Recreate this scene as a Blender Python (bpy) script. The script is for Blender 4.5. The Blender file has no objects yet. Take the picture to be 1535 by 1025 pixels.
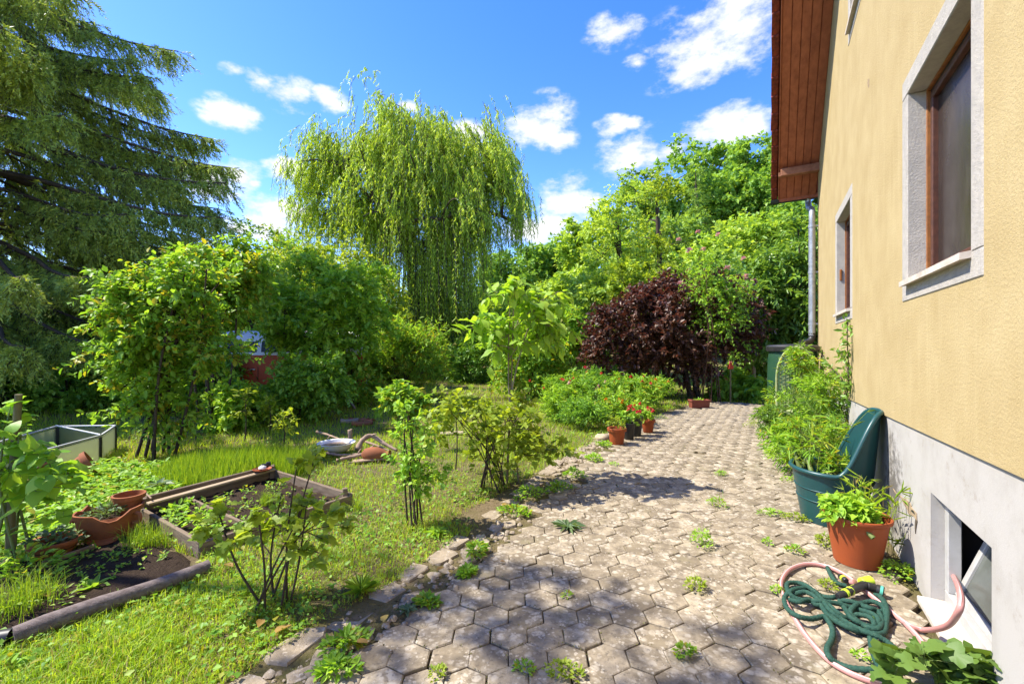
import bpy, math, random
import numpy as np
from mathutils import Vector, Matrix, Quaternion

# ------------------------------------------------------------------ camera, sky, sun, exposure
SC = bpy.context.scene
COL = SC.collection
F, EYE, CX, HY = 670.0, 1.55, 767.5, 518.0          # focal length in photo pixels, eye height, principal point
cam_d = bpy.data.cameras.new('camera'); cam = bpy.data.objects.new('camera', cam_d); COL.objects.link(cam)
cam.location = (0, 0, EYE); cam.rotation_euler = (math.radians(90), 0, 0)
cam_d.sensor_width = 36; cam_d.lens = F / 1535 * 36; cam_d.shift_y = 5.5 / 1535
cam_d.clip_start = 0.05; cam_d.clip_end = 2000
SC.camera = cam
SUN_EL = math.radians(53); SUN_H = (0.993, -0.12)     # direction the light travels in plan
SUN_V = Vector((SUN_H[0]*math.cos(SUN_EL), SUN_H[1]*math.cos(SUN_EL), -math.sin(SUN_EL))).normalized()
sun_d = bpy.data.lights.new('sun', 'SUN'); sun_d.energy = 2.9; sun_d.angle = math.radians(0.5); sun_d.color = (1, .945, .84)
sun = bpy.data.objects.new('sun', sun_d); COL.objects.link(sun)
sun.rotation_euler = SUN_V.to_track_quat('-Z', 'Y').to_euler(); sun.location = (-20, 5, 20)
SC.view_settings.view_transform = 'Standard'; SC.view_settings.look = 'None'
SC.view_settings.exposure = 1.88; SC.view_settings.gamma = 1.0
SC.view_settings.use_curve_mapping = False
SC.render.engine = 'CYCLES'
try:
    SC.cycles.use_denoising = True
    SC.cycles.max_bounces = 7; SC.cycles.diffuse_bounces = 4; SC.cycles.transmission_bounces = 6; SC.cycles.transparent_max_bounces = 6
    SC.cycles.sample_clamp_indirect = 6
except Exception:
    pass

W = bpy.data.worlds.new('World'); SC.world = W; W.use_nodes = True
def build_world():
    nt = W.node_tree; nt.nodes.clear(); N = nt.nodes.new; L = nt.links.new
    out = N('ShaderNodeOutputWorld'); bg = N('ShaderNodeBackground'); L(bg.outputs[0], out.inputs[0])
    sky = N('ShaderNodeTexSky'); sky.sky_type = 'NISHITA'; sky.sun_disc = False
    sky.sun_elevation = SUN_EL; sky.sun_rotation = math.atan2(-SUN_H[0], -SUN_H[1])
    sky.altitude = 300; sky.air_density = 1.0; sky.dust_density = 0.25; sky.ozone_density = 2.5
    hs = N('ShaderNodeHueSaturation'); hs.inputs['Hue'].default_value = HUE; hs.inputs['Saturation'].default_value = SKY_SAT; hs.inputs['Value'].default_value = SKY_VAL
    L(sky.outputs[0], hs.inputs['Color'])
    tc = N('ShaderNodeTexCoord')
    def math_(op, a, b=None, clamp=False):
        n = N('ShaderNodeMath'); n.operation = op; n.use_clamp = clamp
        for i, v in enumerate((a, b)):
            if v is None: continue
            if isinstance(v, (int, float)): n.inputs[i].default_value = v
            else: L(v, n.inputs[i])
        return n.outputs[0]
    st = N('ShaderNodeVectorMath'); st.operation = 'MULTIPLY'; L(tc.outputs['Generated'], st.inputs[0]); st.inputs[1].default_value = (1, 1, 1.9)
    # warped direction so that cloud outlines are ragged
    nz = N('ShaderNodeTexNoise'); nz.inputs['Scale'].default_value = 9; nz.inputs['Detail'].default_value = 7; nz.inputs['Roughness'].default_value = .62
    L(st.outputs[0], nz.inputs['Vector'])
    nz2 = N('ShaderNodeTexNoise'); nz2.inputs['Scale'].default_value = 26; nz2.inputs['Detail'].default_value = 6; nz2.inputs['Roughness'].default_value = .6
    L(st.outputs[0], nz2.inputs['Vector'])
    best = None
    rr = random.Random(5)
    blobs = []
    for px, py, r in CLOUDS:
        v = Vector(((px-CX)/F, 1, (HY-py)/F)).normalized(); blobs.append((v, r/F))
    for k in range(34):                                # the same fair-weather clouds all round the sky
        a = rr.uniform(math.radians(52), math.radians(308)); e = math.radians(rr.uniform(9, 48))
        blobs.append((Vector((math.sin(a)*math.cos(e), math.cos(a)*math.cos(e), math.sin(e))), rr.uniform(.06, .16)))
    for v, r in blobs:
        d = N('ShaderNodeVectorMath'); d.operation = 'DISTANCE'; L(st.outputs[0], d.inputs[0]); d.inputs[1].default_value = (v.x, v.y, v.z*1.9)
        mr = N('ShaderNodeMapRange'); mr.inputs['From Min'].default_value = r*1.38; mr.inputs['From Max'].default_value = 0; mr.clamp = True
        L(d.outputs['Value'], mr.inputs['Value'])
        best = mr.outputs[0] if best is None else math_('MAXIMUM', best, mr.outputs[0])
    n1 = math_('MULTIPLY', math_('SUBTRACT', nz.outputs[0], .5), 2.3)
    n2 = math_('MULTIPLY', math_('SUBTRACT', nz2.outputs[0], .5), 1.1)
    dens = math_('ADD', best, math_('MULTIPLY', math_('ADD', n1, n2), math_('MINIMUM', math_('MULTIPLY', best, 3.0), 1.0)))
    cov = N('ShaderNodeMapRange'); cov.interpolation_type = 'SMOOTHSTEP'; cov.inputs['From Min'].default_value = .22; cov.inputs['From Max'].default_value = .95
    L(dens, cov.inputs['Value'])
    # thin veil towards the horizon
    mx = N('ShaderNodeMix'); mx.data_type = 'RGBA'; L(cov.outputs[0], mx.inputs[0]); L(hs.outputs[0], mx.inputs[6])
    cc = N('ShaderNodeMix'); cc.data_type = 'RGBA'; L(nz.outputs[0], cc.inputs[0]); cc.inputs[6].default_value = CLOUD_A; cc.inputs[7].default_value = CLOUD_B
    L(cc.outputs[2], mx.inputs[7])
    L(mx.outputs[2], bg.inputs[0]); bg.inputs[1].default_value = SKY_STRENGTH
SKY_STRENGTH = 0.15; SKY_SAT = 1.34; HUE = .521; SKY_VAL = .79
CLOUD_A = (1.5, 1.6, 1.75, 1); CLOUD_B = (2.5, 2.5, 2.5, 1)
CLOUDS = [(432,142,38),(388,124,26),(490,150,26),(352,106,16),(345,170,34),(318,268,58),(352,262,38),(434,258,32),(382,275,14),(420,310,46),(398,345,62),(360,340,40),
          (818,165,40),(805,195,46),(838,212,28),(920,190,26),(948,186,16),(965,232,66),(1000,226,40),(1105,45,82),(1050,62,66),(1040,100,56),(918,48,34),(940,42,24),(955,95,18),
          (1085,195,62),(1120,188,40),(848,275,34),(850,305,56),(830,335,60),(790,345,50),(700,200,30),(612,160,14)]
build_world()

# ------------------------------------------------------------------ helpers
rng = np.random.default_rng(11)
R = random.Random(3)
def G(px, py, z=0.0):
    y = F*(EYE-z)/(py-HY); return Vector(((px-CX)/F*y, y, z))
def P(px, py, y): return Vector(((px-CX)/F*y, y, EYE-(py-HY)/F*y))
def X(px, y): return (px-CX)/F*y
D_ = Vector((.5, math.sqrt(.75), 0)); N_ = Vector((math.sqrt(.75), -.5, 0)); WALL_N = .824
def SN(s, n, z=0.0): return D_*s + N_*n + Vector((0, 0, z))
def smooth(t): t = np.clip(t, 0, 1); return t*t*(3-2*t)
def terr(x, y):
    x = np.asarray(x, float); y = np.asarray(y, float)
    t = smooth((y-17)/42); u = smooth((x+6)/36)
    return 15*t*u + 1.2*t

class MB:
    """collects geometry for one mesh"""
    def __init__(s): s.v = []; s.f = []; s.n = 0
    def add(s, vs, fs):
        o = s.n; s.v += [tuple(v) for v in vs]; s.n += len(vs); s.f += [tuple(i+o for i in f) for f in fs]; return s
    def box(s, c, size, rot=None, taper=None):
        hx, hy, hz = size[0]/2, size[1]/2, size[2]/2
        vs = [Vector((x*hx, y*hy, z*hz)) for z in (-1, 1) for y in (-1, 1) for x in (-1, 1)]
        if taper: vs = [Vector((v.x*(taper if v.z > 0 else 1), v.y*(taper if v.z > 0 else 1), v.z)) for v in vs]
        if rot is not None: vs = [rot @ v for v in vs]
        return s.add([v+Vector(c) for v in vs], [(0,2,3,1),(4,5,7,6),(0,1,5,4),(2,6,7,3),(0,4,6,2),(1,3,7,5)])
    def bbox(s, c, size, b=.006, rot=None):
        """box with bevelled edges"""
        hx, hy, hz = size[0]/2, size[1]/2, size[2]/2; b = min(b, hx*.9, hy*.9, hz*.9)
        vs = []; idx = {}
        for sx in (-1, 1):
            for sy in (-1, 1):
                for sz in (-1, 1):
                    for ax in range(3):
                        p = [sx*(hx-(b if ax != 0 else 0)), sy*(hy-(b if ax != 1 else 0)), sz*(hz-(b if ax != 2 else 0))]
                        idx[(sx, sy, sz, ax)] = len(vs); vs.append(Vector(p))
        fs = []
        q = lambda *k: tuple(idx[i] for i in k)
        for sg in (-1, 1):
            fs.append(q((sg,-1,-1,0),(sg,1,-1,0),(sg,1,1,0),(sg,-1,1,0)))
            fs.append(q((-1,sg,-1,1),(1,sg,-1,1),(1,sg,1,1),(-1,sg,1,1)))
            fs.append(q((-1,-1,sg,2),(1,-1,sg,2),(1,1,sg,2),(-1,1,sg,2)))
        for a in (-1, 1):
            for c2 in (-1, 1):
                fs.append(q((a,c2,-1,0),(a,c2,1,0),(a,c2,1,1),(a,c2,-1,1)))
                fs.append(q((a,-1,c2,0),(a,1,c2,0),(a,1,c2,2),(a,-1,c2,2)))
                fs.append(q((-1,a,c2,1),(1,a,c2,1),(1,a,c2,2),(-1,a,c2,2)))
                for e in (-1, 1): fs.append(q((a,c2,e,0),(a,c2,e,1),(a,c2,e,2)))
        if rot is not None: vs = [rot @ v for v in vs]
        return s.add([v+Vector(c) for v in vs], fs)
    def tube(s, pts, rad, sides=6, cap=True, closed=False):
        pts = [Vector(p) for p in pts]; n = len(pts)
        if not hasattr(rad, '__len__'): rad = [rad]*n
        up = None; vs = []
        for i, p in enumerate(pts):
            a = pts[(i-1) % n] if (closed or i > 0) else p; b = pts[(i+1) % n] if (closed or i < n-1) else p
            t = (b-a); t = t.normalized() if t.length > 1e-9 else Vector((0, 0, 1))
            if up is None:
                up = t.orthogonal().normalized()
            up = (up - t*up.dot(t)); up = up.normalized() if up.length > 1e-6 else t.orthogonal().normalized()
            w = t.cross(up)
            for k in range(sides):
                an = 2*math.pi*k/sides
                vs.append(p + (up*math.cos(an)+w*math.sin(an))*rad[i])
        fs = []
        for i in range(n if closed else n-1):
            for k in range(sides):
                a = i*sides+k; b = i*sides+(k+1) % sides; j = ((i+1) % n)*sides
                fs.append((a, b, j+(k+1) % sides, j+k))
        if cap and not closed:
            fs.append(tuple(range(sides-1, -1, -1))); fs.append(tuple((n-1)*sides+k for k in range(sides)))
        return s.add(vs, fs)
    def lathe(s, prof, seg=24, c=(0, 0, 0), sx=1, sy=1, wob=0, cap=True):
        vs = []; m = len(prof)
        for r, z in prof:
            for k in range(seg):
                a = 2*math.pi*k/seg; q = 1+wob*math.sin(3*a+z*9)
                vs.append(Vector((c[0]+r*sx*math.cos(a)*q, c[1]+r*sy*math.sin(a)*q, c[2]+z)))
        fs = [(i*seg+k, i*seg+(k+1) % seg, (i+1)*seg+(k+1) % seg, (i+1)*seg+k) for i in range(m-1) for k in range(seg)]
        if cap:
            fs.append(tuple(range(seg-1, -1, -1))); fs.append(tuple((m-1)*seg+k for k in range(seg)))
        return s.add(vs, fs)
    def prism(s, poly, z0, z1):
        n = len(poly); vs = [(x, y, z0) for x, y in poly]+[(x, y, z1) for x, y in poly]
        return s.add(vs, [tuple(range(n-1, -1, -1)), tuple(range(n, 2*n))]+[(k, (k+1) % n, n+(k+1) % n, n+k) for k in range(n)])
    def mesh(s, name, m, smooth=False, ang=None):
        me = bpy.data.meshes.new(name); me.from_pydata(s.v, [], s.f)
        if smooth: me.polygons.foreach_set('use_smooth', [True]*len(me.polygons))
        me.materials.append(m); me.update()
        if smooth and ang:
            try: me.set_sharp_from_angle(angle=math.radians(ang))
            except Exception: pass
        return me
    def build(s, name, m, parent=None, smooth=False, ang=40, loc=None, kind=None):
        o = bpy.data.objects.new(name, s.mesh(name, m, smooth, ang)); COL.objects.link(o)
        if parent is not None: o.parent = parent
        if loc is not None: o.location = loc
        if kind: o['kind'] = kind
        return o

class NA:
    """numpy mesh accumulator with a per-element random attribute"""
    def __init__(s): s.v = []; s.f = {}; s.r = []; s.n = 0
    def add(s, v, faces, r):
        """v (N,k,3); faces list of index tuples in 0..k-1 ; r (N,)"""
        N, k = v.shape[:2]
        if N == 0: return s
        base = s.n + np.arange(N)[:, None]*k
        for fc in faces:
            s.f.setdefault(len(fc), []).append(base + np.array(fc)[None, :])
        s.v.append(v.reshape(-1, 3)); s.r.append(np.repeat(r, k)); s.n += N*k
        return s
    def add_mb(s, mb, r=.5):
        if not mb.v: return s
        o = s.n; s.v.append(np.array(mb.v, float)); s.r.append(np.full(mb.n, r)); s.n += mb.n
        for f in mb.f: s.f.setdefault(len(f), []).append(np.array([f])+o)
        return s
    def mesh(s, name, m, smooth=False):
        me = bpy.data.meshes.new(name)
        V = np.concatenate(s.v); loops = []; starts = []; tot = []; c = 0
        for k in sorted(s.f):
            A = np.concatenate(s.f[k]); loops.append(A.ravel()); starts.append(c+np.arange(len(A))*k); tot.append(np.full(len(A), k)); c += A.size
        loops = np.concatenate(loops); starts = np.concatenate(starts); tot = np.concatenate(tot)
        me.vertices.add(len(V)); me.vertices.foreach_set('co', V.astype(np.float32).ravel())
        me.loops.add(len(loops)); me.loops.foreach_set('vertex_index', loops.astype(np.int32))
        me.polygons.add(len(starts)); me.polygons.foreach_set('loop_start', starts.astype(np.int32))
        try: me.polygons.foreach_set('loop_total', tot.astype(np.int32))
        except Exception: pass
        at = me.attributes.new('rnd', 'FLOAT', 'POINT'); at.data.foreach_set('value', np.concatenate(s.r).astype(np.float32))
        me.update(calc_edges=True)
        if smooth: me.polygons.foreach_set('use_smooth', np.ones(len(starts), bool))
        me.materials.append(m)
        return me
    def build(s, name, m, parent=None, smooth=False, kind=None):
        o = bpy.data.objects.new(name, s.mesh(name, m, smooth)); COL.objects.link(o)
        if parent is not None: o.parent = parent
        if kind: o['kind'] = kind
        return o

def thing(name, label, cat, loc=(0, 0, 0), rz=0.0, group=None):
    o = bpy.data.objects.new(name, None); COL.objects.link(o); o.empty_display_size = .1
    o.location = loc; o.rotation_euler = (0, 0, rz); tag(o, label, cat, group); return o
def tag(o, label=None, cat=None, group=None, kind=None):
    if label: o['label'] = label
    if cat: o['category'] = cat
    if group: o['group'] = group
    if kind: o['kind'] = kind
    return o
def inst(name, me, parent, mat4=None, loc=None):
    o = bpy.data.objects.new(name, me); COL.objects.link(o)
    if parent is not None: o.parent = parent
    if mat4 is not None: o.matrix_local = mat4
    if loc is not None: o.location = loc
    return o
def copy_tree(o, parent=None):
    c = o.copy(); COL.objects.link(c); c.parent = parent
    for ch in list(o.children): copy_tree(ch, c)
    return c
def spline(pts, n=8):
    pts = [Vector(p) for p in pts]; out = []
    for i in range(len(pts)-1):
        a = pts[max(i-1, 0)]; b = pts[i]; c = pts[i+1]; d = pts[min(i+2, len(pts)-1)]
        for k in range(n):
            t = k/n
            out.append(.5*((2*b)+(c-a)*t+(2*a-5*b+4*c-d)*t*t+(3*b-a-3*c+d)*t**3))
    out.append(pts[-1]); return out

# ------------------------------------------------------------------ materials
def M_(name):
    m = bpy.data.materials.new(name); m.use_nodes = True; nt = m.node_tree; nt.nodes.clear()
    out = nt.nodes.new('ShaderNodeOutputMaterial'); return m, nt, out
class NT:
    def __init__(s, nt): s.nt = nt
    def n(s, t, **kw):
        x = s.nt.nodes.new(t)
        for k, v in kw.items():
            if k in x.inputs: x.inputs[k].default_value = v
            else: setattr(x, k, v)
        return x
    def l(s, a, b): s.nt.links.new(a, b)
    def coord(s, kind='Object', scale=(1, 1, 1)):
        if kind == 'World': o = s.n('ShaderNodeNewGeometry').outputs['Position']
        else: o = s.n('ShaderNodeTexCoord').outputs[kind]
        if scale != (1, 1, 1):
            m = s.n('ShaderNodeMapping'); m.inputs['Scale'].default_value = scale; s.l(o, m.inputs['Vector']); o = m.outputs[0]
        return o
    def noise(s, co, scale, detail=5, rough=.6):
        x = s.n('ShaderNodeTexNoise', Scale=scale, Detail=detail, Roughness=rough); s.l(co, x.inputs['Vector']); return x.outputs['Fac']
    def voro(s, co, scale, feat='F1', rnd=1.0):
        x = s.n('ShaderNodeTexVoronoi', Scale=scale); x.feature = feat; x.inputs['Randomness'].default_value = rnd; s.l(co, x.inputs['Vector']); return x
    def ramp(s, fac, stops, interp='LINEAR'):
        x = s.n('ShaderNodeValToRGB'); r = x.color_ramp; r.interpolation = interp
        while len(r.elements) < len(stops): r.elements.new(.5)
        for e, (p, c) in zip(r.elements, stops):
            e.position = p; e.color = (*c, 1) if hasattr(c, '__len__') else (c, c, c, 1)
        s.l(fac, x.inputs[0]); return x.outputs[0]
    def mix(s, fac, a, b, blend='MIX'):
        x = s.n('ShaderNodeMix'); x.data_type = 'RGBA'; x.blend_type = blend
        for i, v in ((0, fac), (6, a), (7, b)):
            if hasattr(v, 'is_linked') or hasattr(v, 'links'): s.l(v, x.inputs[i])
            elif i == 0: x.inputs[0].default_value = v
            else: x.inputs[i].default_value = (*v, 1)
        return x.outputs[2]
    def math(s, op, a, b=None, clamp=False):
        x = s.n('ShaderNodeMath'); x.operation = op; x.use_clamp = clamp
        for i, v in enumerate((a, b)):
            if v is None: continue
            if isinstance(v, (int, float)): x.inputs[i].default_value = v
            else: s.l(v, x.inputs[i])
        return x.outputs[0]
    def bump(s, h, strength=.3, dist=.01):
        x = s.n('ShaderNodeBump', Strength=strength, Distance=dist); s.l(h, x.inputs['Height']); return x.outputs[0]
def pbr(name, col, rough=.6, spec=.4, metal=0, var=None, vscale=6, bump=0, bscale=40, coat=0, bdist=.004, var2=None, v2scale=25, v2=(.55, .7), coord='Object', stretch=(1, 1, 1)):
    """principled surface with blotchy variation and fine relief"""
    m, nt, out = M_(name); q = NT(nt); b = q.n('ShaderNodeBsdfPrincipled'); q.l(b.outputs[0], out.inputs[0])
    co = q.coord(coord, stretch); c = None
    if var: c = q.mix(q.ramp(q.noise(co, vscale), [(.35, 0.0), (.68, 1.0)]), col, var)
    if var2: c = q.mix(q.ramp(q.noise(co, v2scale, 6, .7), [(v2[0], 0.0), (v2[1], 1.0)]), c if c is not None else col, var2)
    if c is not None: q.l(c, b.inputs['Base Color'])
    else: b.inputs['Base Color'].default_value = (*col, 1)
    b.inputs['Roughness'].default_value = rough; b.inputs['Metallic'].default_value = metal
    b.inputs['Specular IOR Level'].default_value = spec; b.inputs['Coat Weight'].default_value = coat
    if bump: q.l(q.bump(q.noise(co, bscale, 6, .7), bump, bdist), b.inputs['Normal'])
    return m
def leaf_mat(name, a, b, trans=.42, rough=.5, spec=.35, tcol=None, c=None):
    """leaf: per-leaf colour between a and b, part of the light passes through the blade"""
    m, nt, out = M_(name); q = NT(nt)
    at = q.n('ShaderNodeAttribute'); at.attribute_name = 'rnd'; oi = q.n('ShaderNodeObjectInfo')
    f = q.math('FRACT', q.math('ADD', at.outputs['Fac'], oi.outputs['Random']))
    stops = [(0, a), (.9, b)] if c is None else [(0, a), (.86, b), (.93, c)]
    col = q.ramp(f, stops)
    p = q.n('ShaderNodeBsdfPrincipled'); q.l(col, p.inputs['Base Color']); p.inputs['Roughness'].default_value = rough
    p.inputs['Specular IOR Level'].default_value = spec
    t = q.n('ShaderNodeBsdfTranslucent'); tc = tcol or (1.25, 1.15, .5)
    q.l(q.mix(1.0, col, tc, 'MULTIPLY'), t.inputs[0])
    mx = q.n('ShaderNodeMixShader'); mx.inputs[0].default_value = min(trans+.08, .52)
    q.l(p.outputs[0], mx.inputs[1]); q.l(t.outputs[0], mx.inputs[2]); q.l(mx.outputs[0], out.inputs[0])
    return m
MAT = {}
def defmats():
    A = MAT
    # yellow render
    m, nt, out = M_('yellow_render'); q = NT(nt); b = q.n('ShaderNodeBsdfPrincipled'); q.l(b.outputs[0], out.inputs[0])
    co = q.coord('Object')
    c = q.mix(q.ramp(q.noise(co, 2.2, 6), [(.35, 0.0), (.7, 1.0)]), (.385, .29, .138), (.45, .35, .18))
    c = q.mix(q.math('MULTIPLY', q.ramp(q.noise(q.coord('Object', (6, 6, .5)), 2, 5), [(.52, 0.0), (.78, 1.0)]), .5), c, (.50, .405, .22))
    c = q.mix(q.math('MULTIPLY', q.ramp(q.noise(co, 60, 4, .7), [(.55, 0.0), (.75, 1.0)]), .45), c, (.30, .215, .10))
    q.l(c, b.inputs['Base Color']); b.inputs['Roughness'].default_value = .92; b.inputs['Specular IOR Level'].default_value = .15
    c = q.mix(q.math('MULTIPLY', q.ramp(q.noise(q.coord('Object', (1, 1, .22)), 1.1, 8, .7), [(.55, 0.0), (.74, 1.0)]), .35), c, (.34, .255, .135))
    cr = q.voro(q.coord('Object', (1, 1, .8)), .55, 'DISTANCE_TO_EDGE'); wv = q.math('MULTIPLY', q.ramp(cr.outputs['Distance'], [(.0012, 1.0), (.0030, 0.0)]), q.ramp(q.noise(co, .9, 3), [(.52, 0.0), (.60, 1.0)])); c = q.mix(q.math('MULTIPLY', wv, .55), c, (.20, .145, .075))
    h = q.math('ADD', q.noise(co, 62, 4, .65), q.math('MULTIPLY', q.noise(co, 190, 3, .6), .45))
    q.l(q.bump(h, .55, .010), b.inputs['Normal']); A['plaster'] = m
    # white plinth
    m, nt, out = M_('white_plinth'); q = NT(nt); b = q.n('ShaderNodeBsdfPrincipled'); q.l(b.outputs[0], out.inputs[0])
    co = q.coord('Object')
    c = q.mix(q.ramp(q.noise(co, 3.0, 7, .65), [(.45, 0.0), (.75, 1.0)]), (.405, .380, .345), (.325, .30, .262))
    c = q.mix(q.math('MULTIPLY', q.ramp(q.noise(co, 9, 8, .75), [(.56, 0.0), (.70, 1.0)]), .65), c, (.26, .22, .165))
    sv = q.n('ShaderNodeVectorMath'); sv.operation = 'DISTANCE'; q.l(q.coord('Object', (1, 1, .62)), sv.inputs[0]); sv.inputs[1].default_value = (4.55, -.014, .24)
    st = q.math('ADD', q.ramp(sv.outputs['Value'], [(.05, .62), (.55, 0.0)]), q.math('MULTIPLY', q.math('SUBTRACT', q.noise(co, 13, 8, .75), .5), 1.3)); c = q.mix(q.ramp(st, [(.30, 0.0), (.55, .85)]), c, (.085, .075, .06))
    q.l(c, b.inputs['Base Color']); b.inputs['Roughness'].default_value = .85; b.inputs['Specular IOR Level'].default_value = .2
    q.l(q.bump(q.noise(co, 70, 5, .7), .2, .006), b.inputs['Normal']); A['plinth'] = m
    A['surround'] = pbr('grey_roughcast', (.435, .40, .35), .9, .15, var=(.35, .325, .29), vscale=14, bump=.75, bscale=70, bdist=.008)
    A['sill'] = pbr('stone_sill', (.56, .50, .43), .7, .3, var=(.42, .36, .29), vscale=12, bump=.25, bscale=60)
    A['soffit'] = pbr('brown_boards', (.40, .13, .065), .6, .3, var=(.26, .08, .042), vscale=3, bump=.2, bscale=30, stretch=(.25, 4, 4), var2=(.50, .21, .09), v2scale=9, v2=(.68, .82))
    A['purlin'] = pbr('weathered_beam', (.33, .15, .085), .7, .2, var=(.22, .09, .05), vscale=9, bump=.3, bscale=30)
    A['tile'] = pbr('clay_roof_tile', (.26, .055, .030), .75, .2, var=(.10, .026, .018), vscale=14, bump=.3, bscale=50)
    A['win_orange'] = pbr('orange_varnished_wood', (.30, .115, .028), .5, .4, var=(.17, .06, .016), vscale=20)
    A['win_brown'] = pbr('brown_window_wood', (.10, .036, .02), .5, .4, var=(.055, .02, .012), vscale=18, var2=(.36, .16, .07), v2scale=30, v2=(.70, .76), bump=.15)
    m, nt, out = M_('dark_window_pane'); q = NT(nt); b = q.n('ShaderNodeBsdfPrincipled'); q.l(b.outputs[0], out.inputs[0])
    co = q.coord('Object'); c = q.mix(q.ramp(q.noise(q.coord('Object', (2, 2, .5)), 5, 6), [(.5, 0.0), (.8, 1.0)]), (.034, .025, .021), (.060, .048, .042))
    q.l(c, b.inputs['Base Color']); q.l(q.ramp(q.noise(co, 4, 4), [(.3, .14), (.7, .30)]), b.inputs['Roughness']); b.inputs['Specular IOR Level'].default_value = .15; A['pane'] = m
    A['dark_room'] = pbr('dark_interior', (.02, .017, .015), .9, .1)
    A['pvc'] = pbr('white_pvc', (.40, .39, .37), .35, .4, var=(.33, .32, .295), vscale=10)
    A['frosted'] = pbr('cellar_glass', (.11, .12, .105), .18, .5, var=(.075, .08, .07), vscale=5)
    A['mortar'] = pbr('bare_mortar', (.40, .29, .17), .95, .1, var=(.25, .19, .13), vscale=30, bump=.8, bscale=80)
    A['dark_hole'] = pbr('crack_shadow', (.10, .08, .06), .95, .05)
    A['zinc'] = pbr('weathered_zinc', (.42, .44, .46), .45, .5, .55, var=(.26, .28, .31), vscale=12, var2=(.10, .10, .11), v2scale=16, v2=(.64, .74), bump=.1)
    A['gutter'] = pbr('dark_green_gutter', (.018, .035, .036), .45, .4)
    # pavers
    m, nt, out = M_('lichen_concrete_paver'); q = NT(nt); b = q.n('ShaderNodeBsdfPrincipled'); q.l(b.outputs[0], out.inputs[0])
    co = q.coord('World'); oi = q.n('ShaderNodeObjectInfo'); at = q.n('ShaderNodeAttribute'); at.attribute_name = 'rnd'
    rr = q.math('FRACT', q.math('ADD', oi.outputs['Random'], at.outputs['Fac']))
    base = q.mix(rr, (.218, .174, .110), (.395, .325, .222))
    base = q.mix(q.ramp(q.noise(co, 7, 7, .68), [(.38, 0.0), (.60, 1.0)]), base, (.162, .128, .084))
    wob = q.n('ShaderNodeMixRGB'); wob.blend_type = 'ADD'; wob.inputs[0].default_value = .035
    nn = q.n('ShaderNodeTexNoise', Scale=22, Detail=4); q.l(co, nn.inputs['Vector']); q.l(co, wob.inputs[1]); q.l(nn.outputs['Color'], wob.inputs[2])
    v1 = q.voro(wob.outputs[0], 20); pale = q.math('MULTIPLY', q.ramp(v1.outputs['Distance'], [(.34, 1.0), (.50, 0.0)]), q.ramp(q.noise(co, 6.5, 5), [(.44, 0.0), (.58, 1.0)]))
    base = q.mix(q.math('MULTIPLY', pale, .72), base, (.46, .40, .305))
    v2 = q.voro(wob.outputs[0], 44); spots = q.math('MULTIPLY', q.ramp(v2.outputs['Distance'], [(.30, 1.0), (.40, 0.0)]), q.ramp(q.noise(co, 11, 3), [(.50, 0.0), (.58, 1.0)]))
    base = q.mix(q.math('MULTIPLY', spots, .5), base, (.54, .475, .37))
    dk = q.ramp(q.noise(co, 30, 6, .78), [(.545, 0.0), (.66, 1.0)])
    base = q.mix(q.math('MULTIPLY', dk, .8), base, (.085, .070, .055))
    base = q.mix(q.math('MULTIPLY', q.ramp(q.noise(co, 2.2, 5), [(.60, 0.0), (.75, 1.0)]), .45), base, (.21, .19, .09))
    q.l(base, b.inputs['Base Color']); b.inputs['Roughness'].default_value = .9; b.inputs['Specular IOR Level'].default_value = .2
    q.l(q.bump(q.math('ADD', q.noise(co, 48, 6, .75), q.math('MULTIPLY', q.noise(co, 180, 3), .4)), .45, .006), b.inputs['Normal']); A['paver'] = m
    A['edge'] = pbr('rough_edge_stone', (.33, .265, .18), .9, .2, var=(.20, .16, .11), vscale=9, bump=.8, bscale=35, bdist=.012, coord='World', var2=(.40, .34, .26), v2scale=22, v2=(.54, .62))
    # ground
    m, nt, out = M_('ground_soil_moss'); q = NT(nt); b = q.n('ShaderNodeBsdfPrincipled'); q.l(b.outputs[0], out.inputs[0]); co = q.coord('World')
    c = q.mix(q.ramp(q.noise(co, 1.3, 7, .65), [(.40, 0.0), (.60, 1.0)]), (.165, .125, .070), (.115, .105, .038))
    c = q.mix(q.ramp(q.noise(co, 6, 7, .7), [(.52, 0.0), (.66, 1.0)]), c, (.21, .16, .095))
    c = q.mix(q.ramp(q.noise(co, 38, 6, .75), [(.55, 0.0), (.7, 1.0)]), c, (.045, .034, .02))
    q.l(c, b.inputs['Base Color']); b.inputs['Roughness'].default_value = 1; b.inputs['Specular IOR Level'].default_value = .05
    q.l(q.bump(q.noise(co, 30, 7, .75), .9, .03), b.inputs['Normal']); A['ground'] = m
    A['soil'] = pbr('dark_garden_soil', (.040, .028, .020), 1, .05, var=(.065, .045, .03), vscale=18, bump=1, bscale=45, bdist=.03)
    A['wood'] = pbr('weathered_plank', (.235, .175, .115), .85, .2, var=(.14, .10, .065), vscale=5, stretch=(1, 7, 7), bump=.5, bscale=12, bdist=.01, var2=(.08, .055, .035), v2scale=6, v2=(.58, .70))
    A['wood_pale'] = pbr('pale_batten', (.42, .32, .20), .8, .2, var=(.30, .22, .13), vscale=5, stretch=(1, 7, 7), bump=.3, bscale=14)
    A['pole'] = pbr('old_round_pole', (.115, .085, .07), .75, .25, var=(.21, .165, .14), vscale=5, stretch=(1, 8, 8), bump=.7, bscale=9, bdist=.012)
    A['stake'] = pbr('greenish_stake', (.17, .14, .07), .85, .2, var=(.10, .10, .045), vscale=8, stretch=(6, 6, 1), bump=.5, bscale=12)
    A['drift'] = pbr('bleached_branch', (.34, .24, .165), .85, .2, var=(.22, .15, .10), vscale=9, bump=.6, bscale=30)
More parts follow.
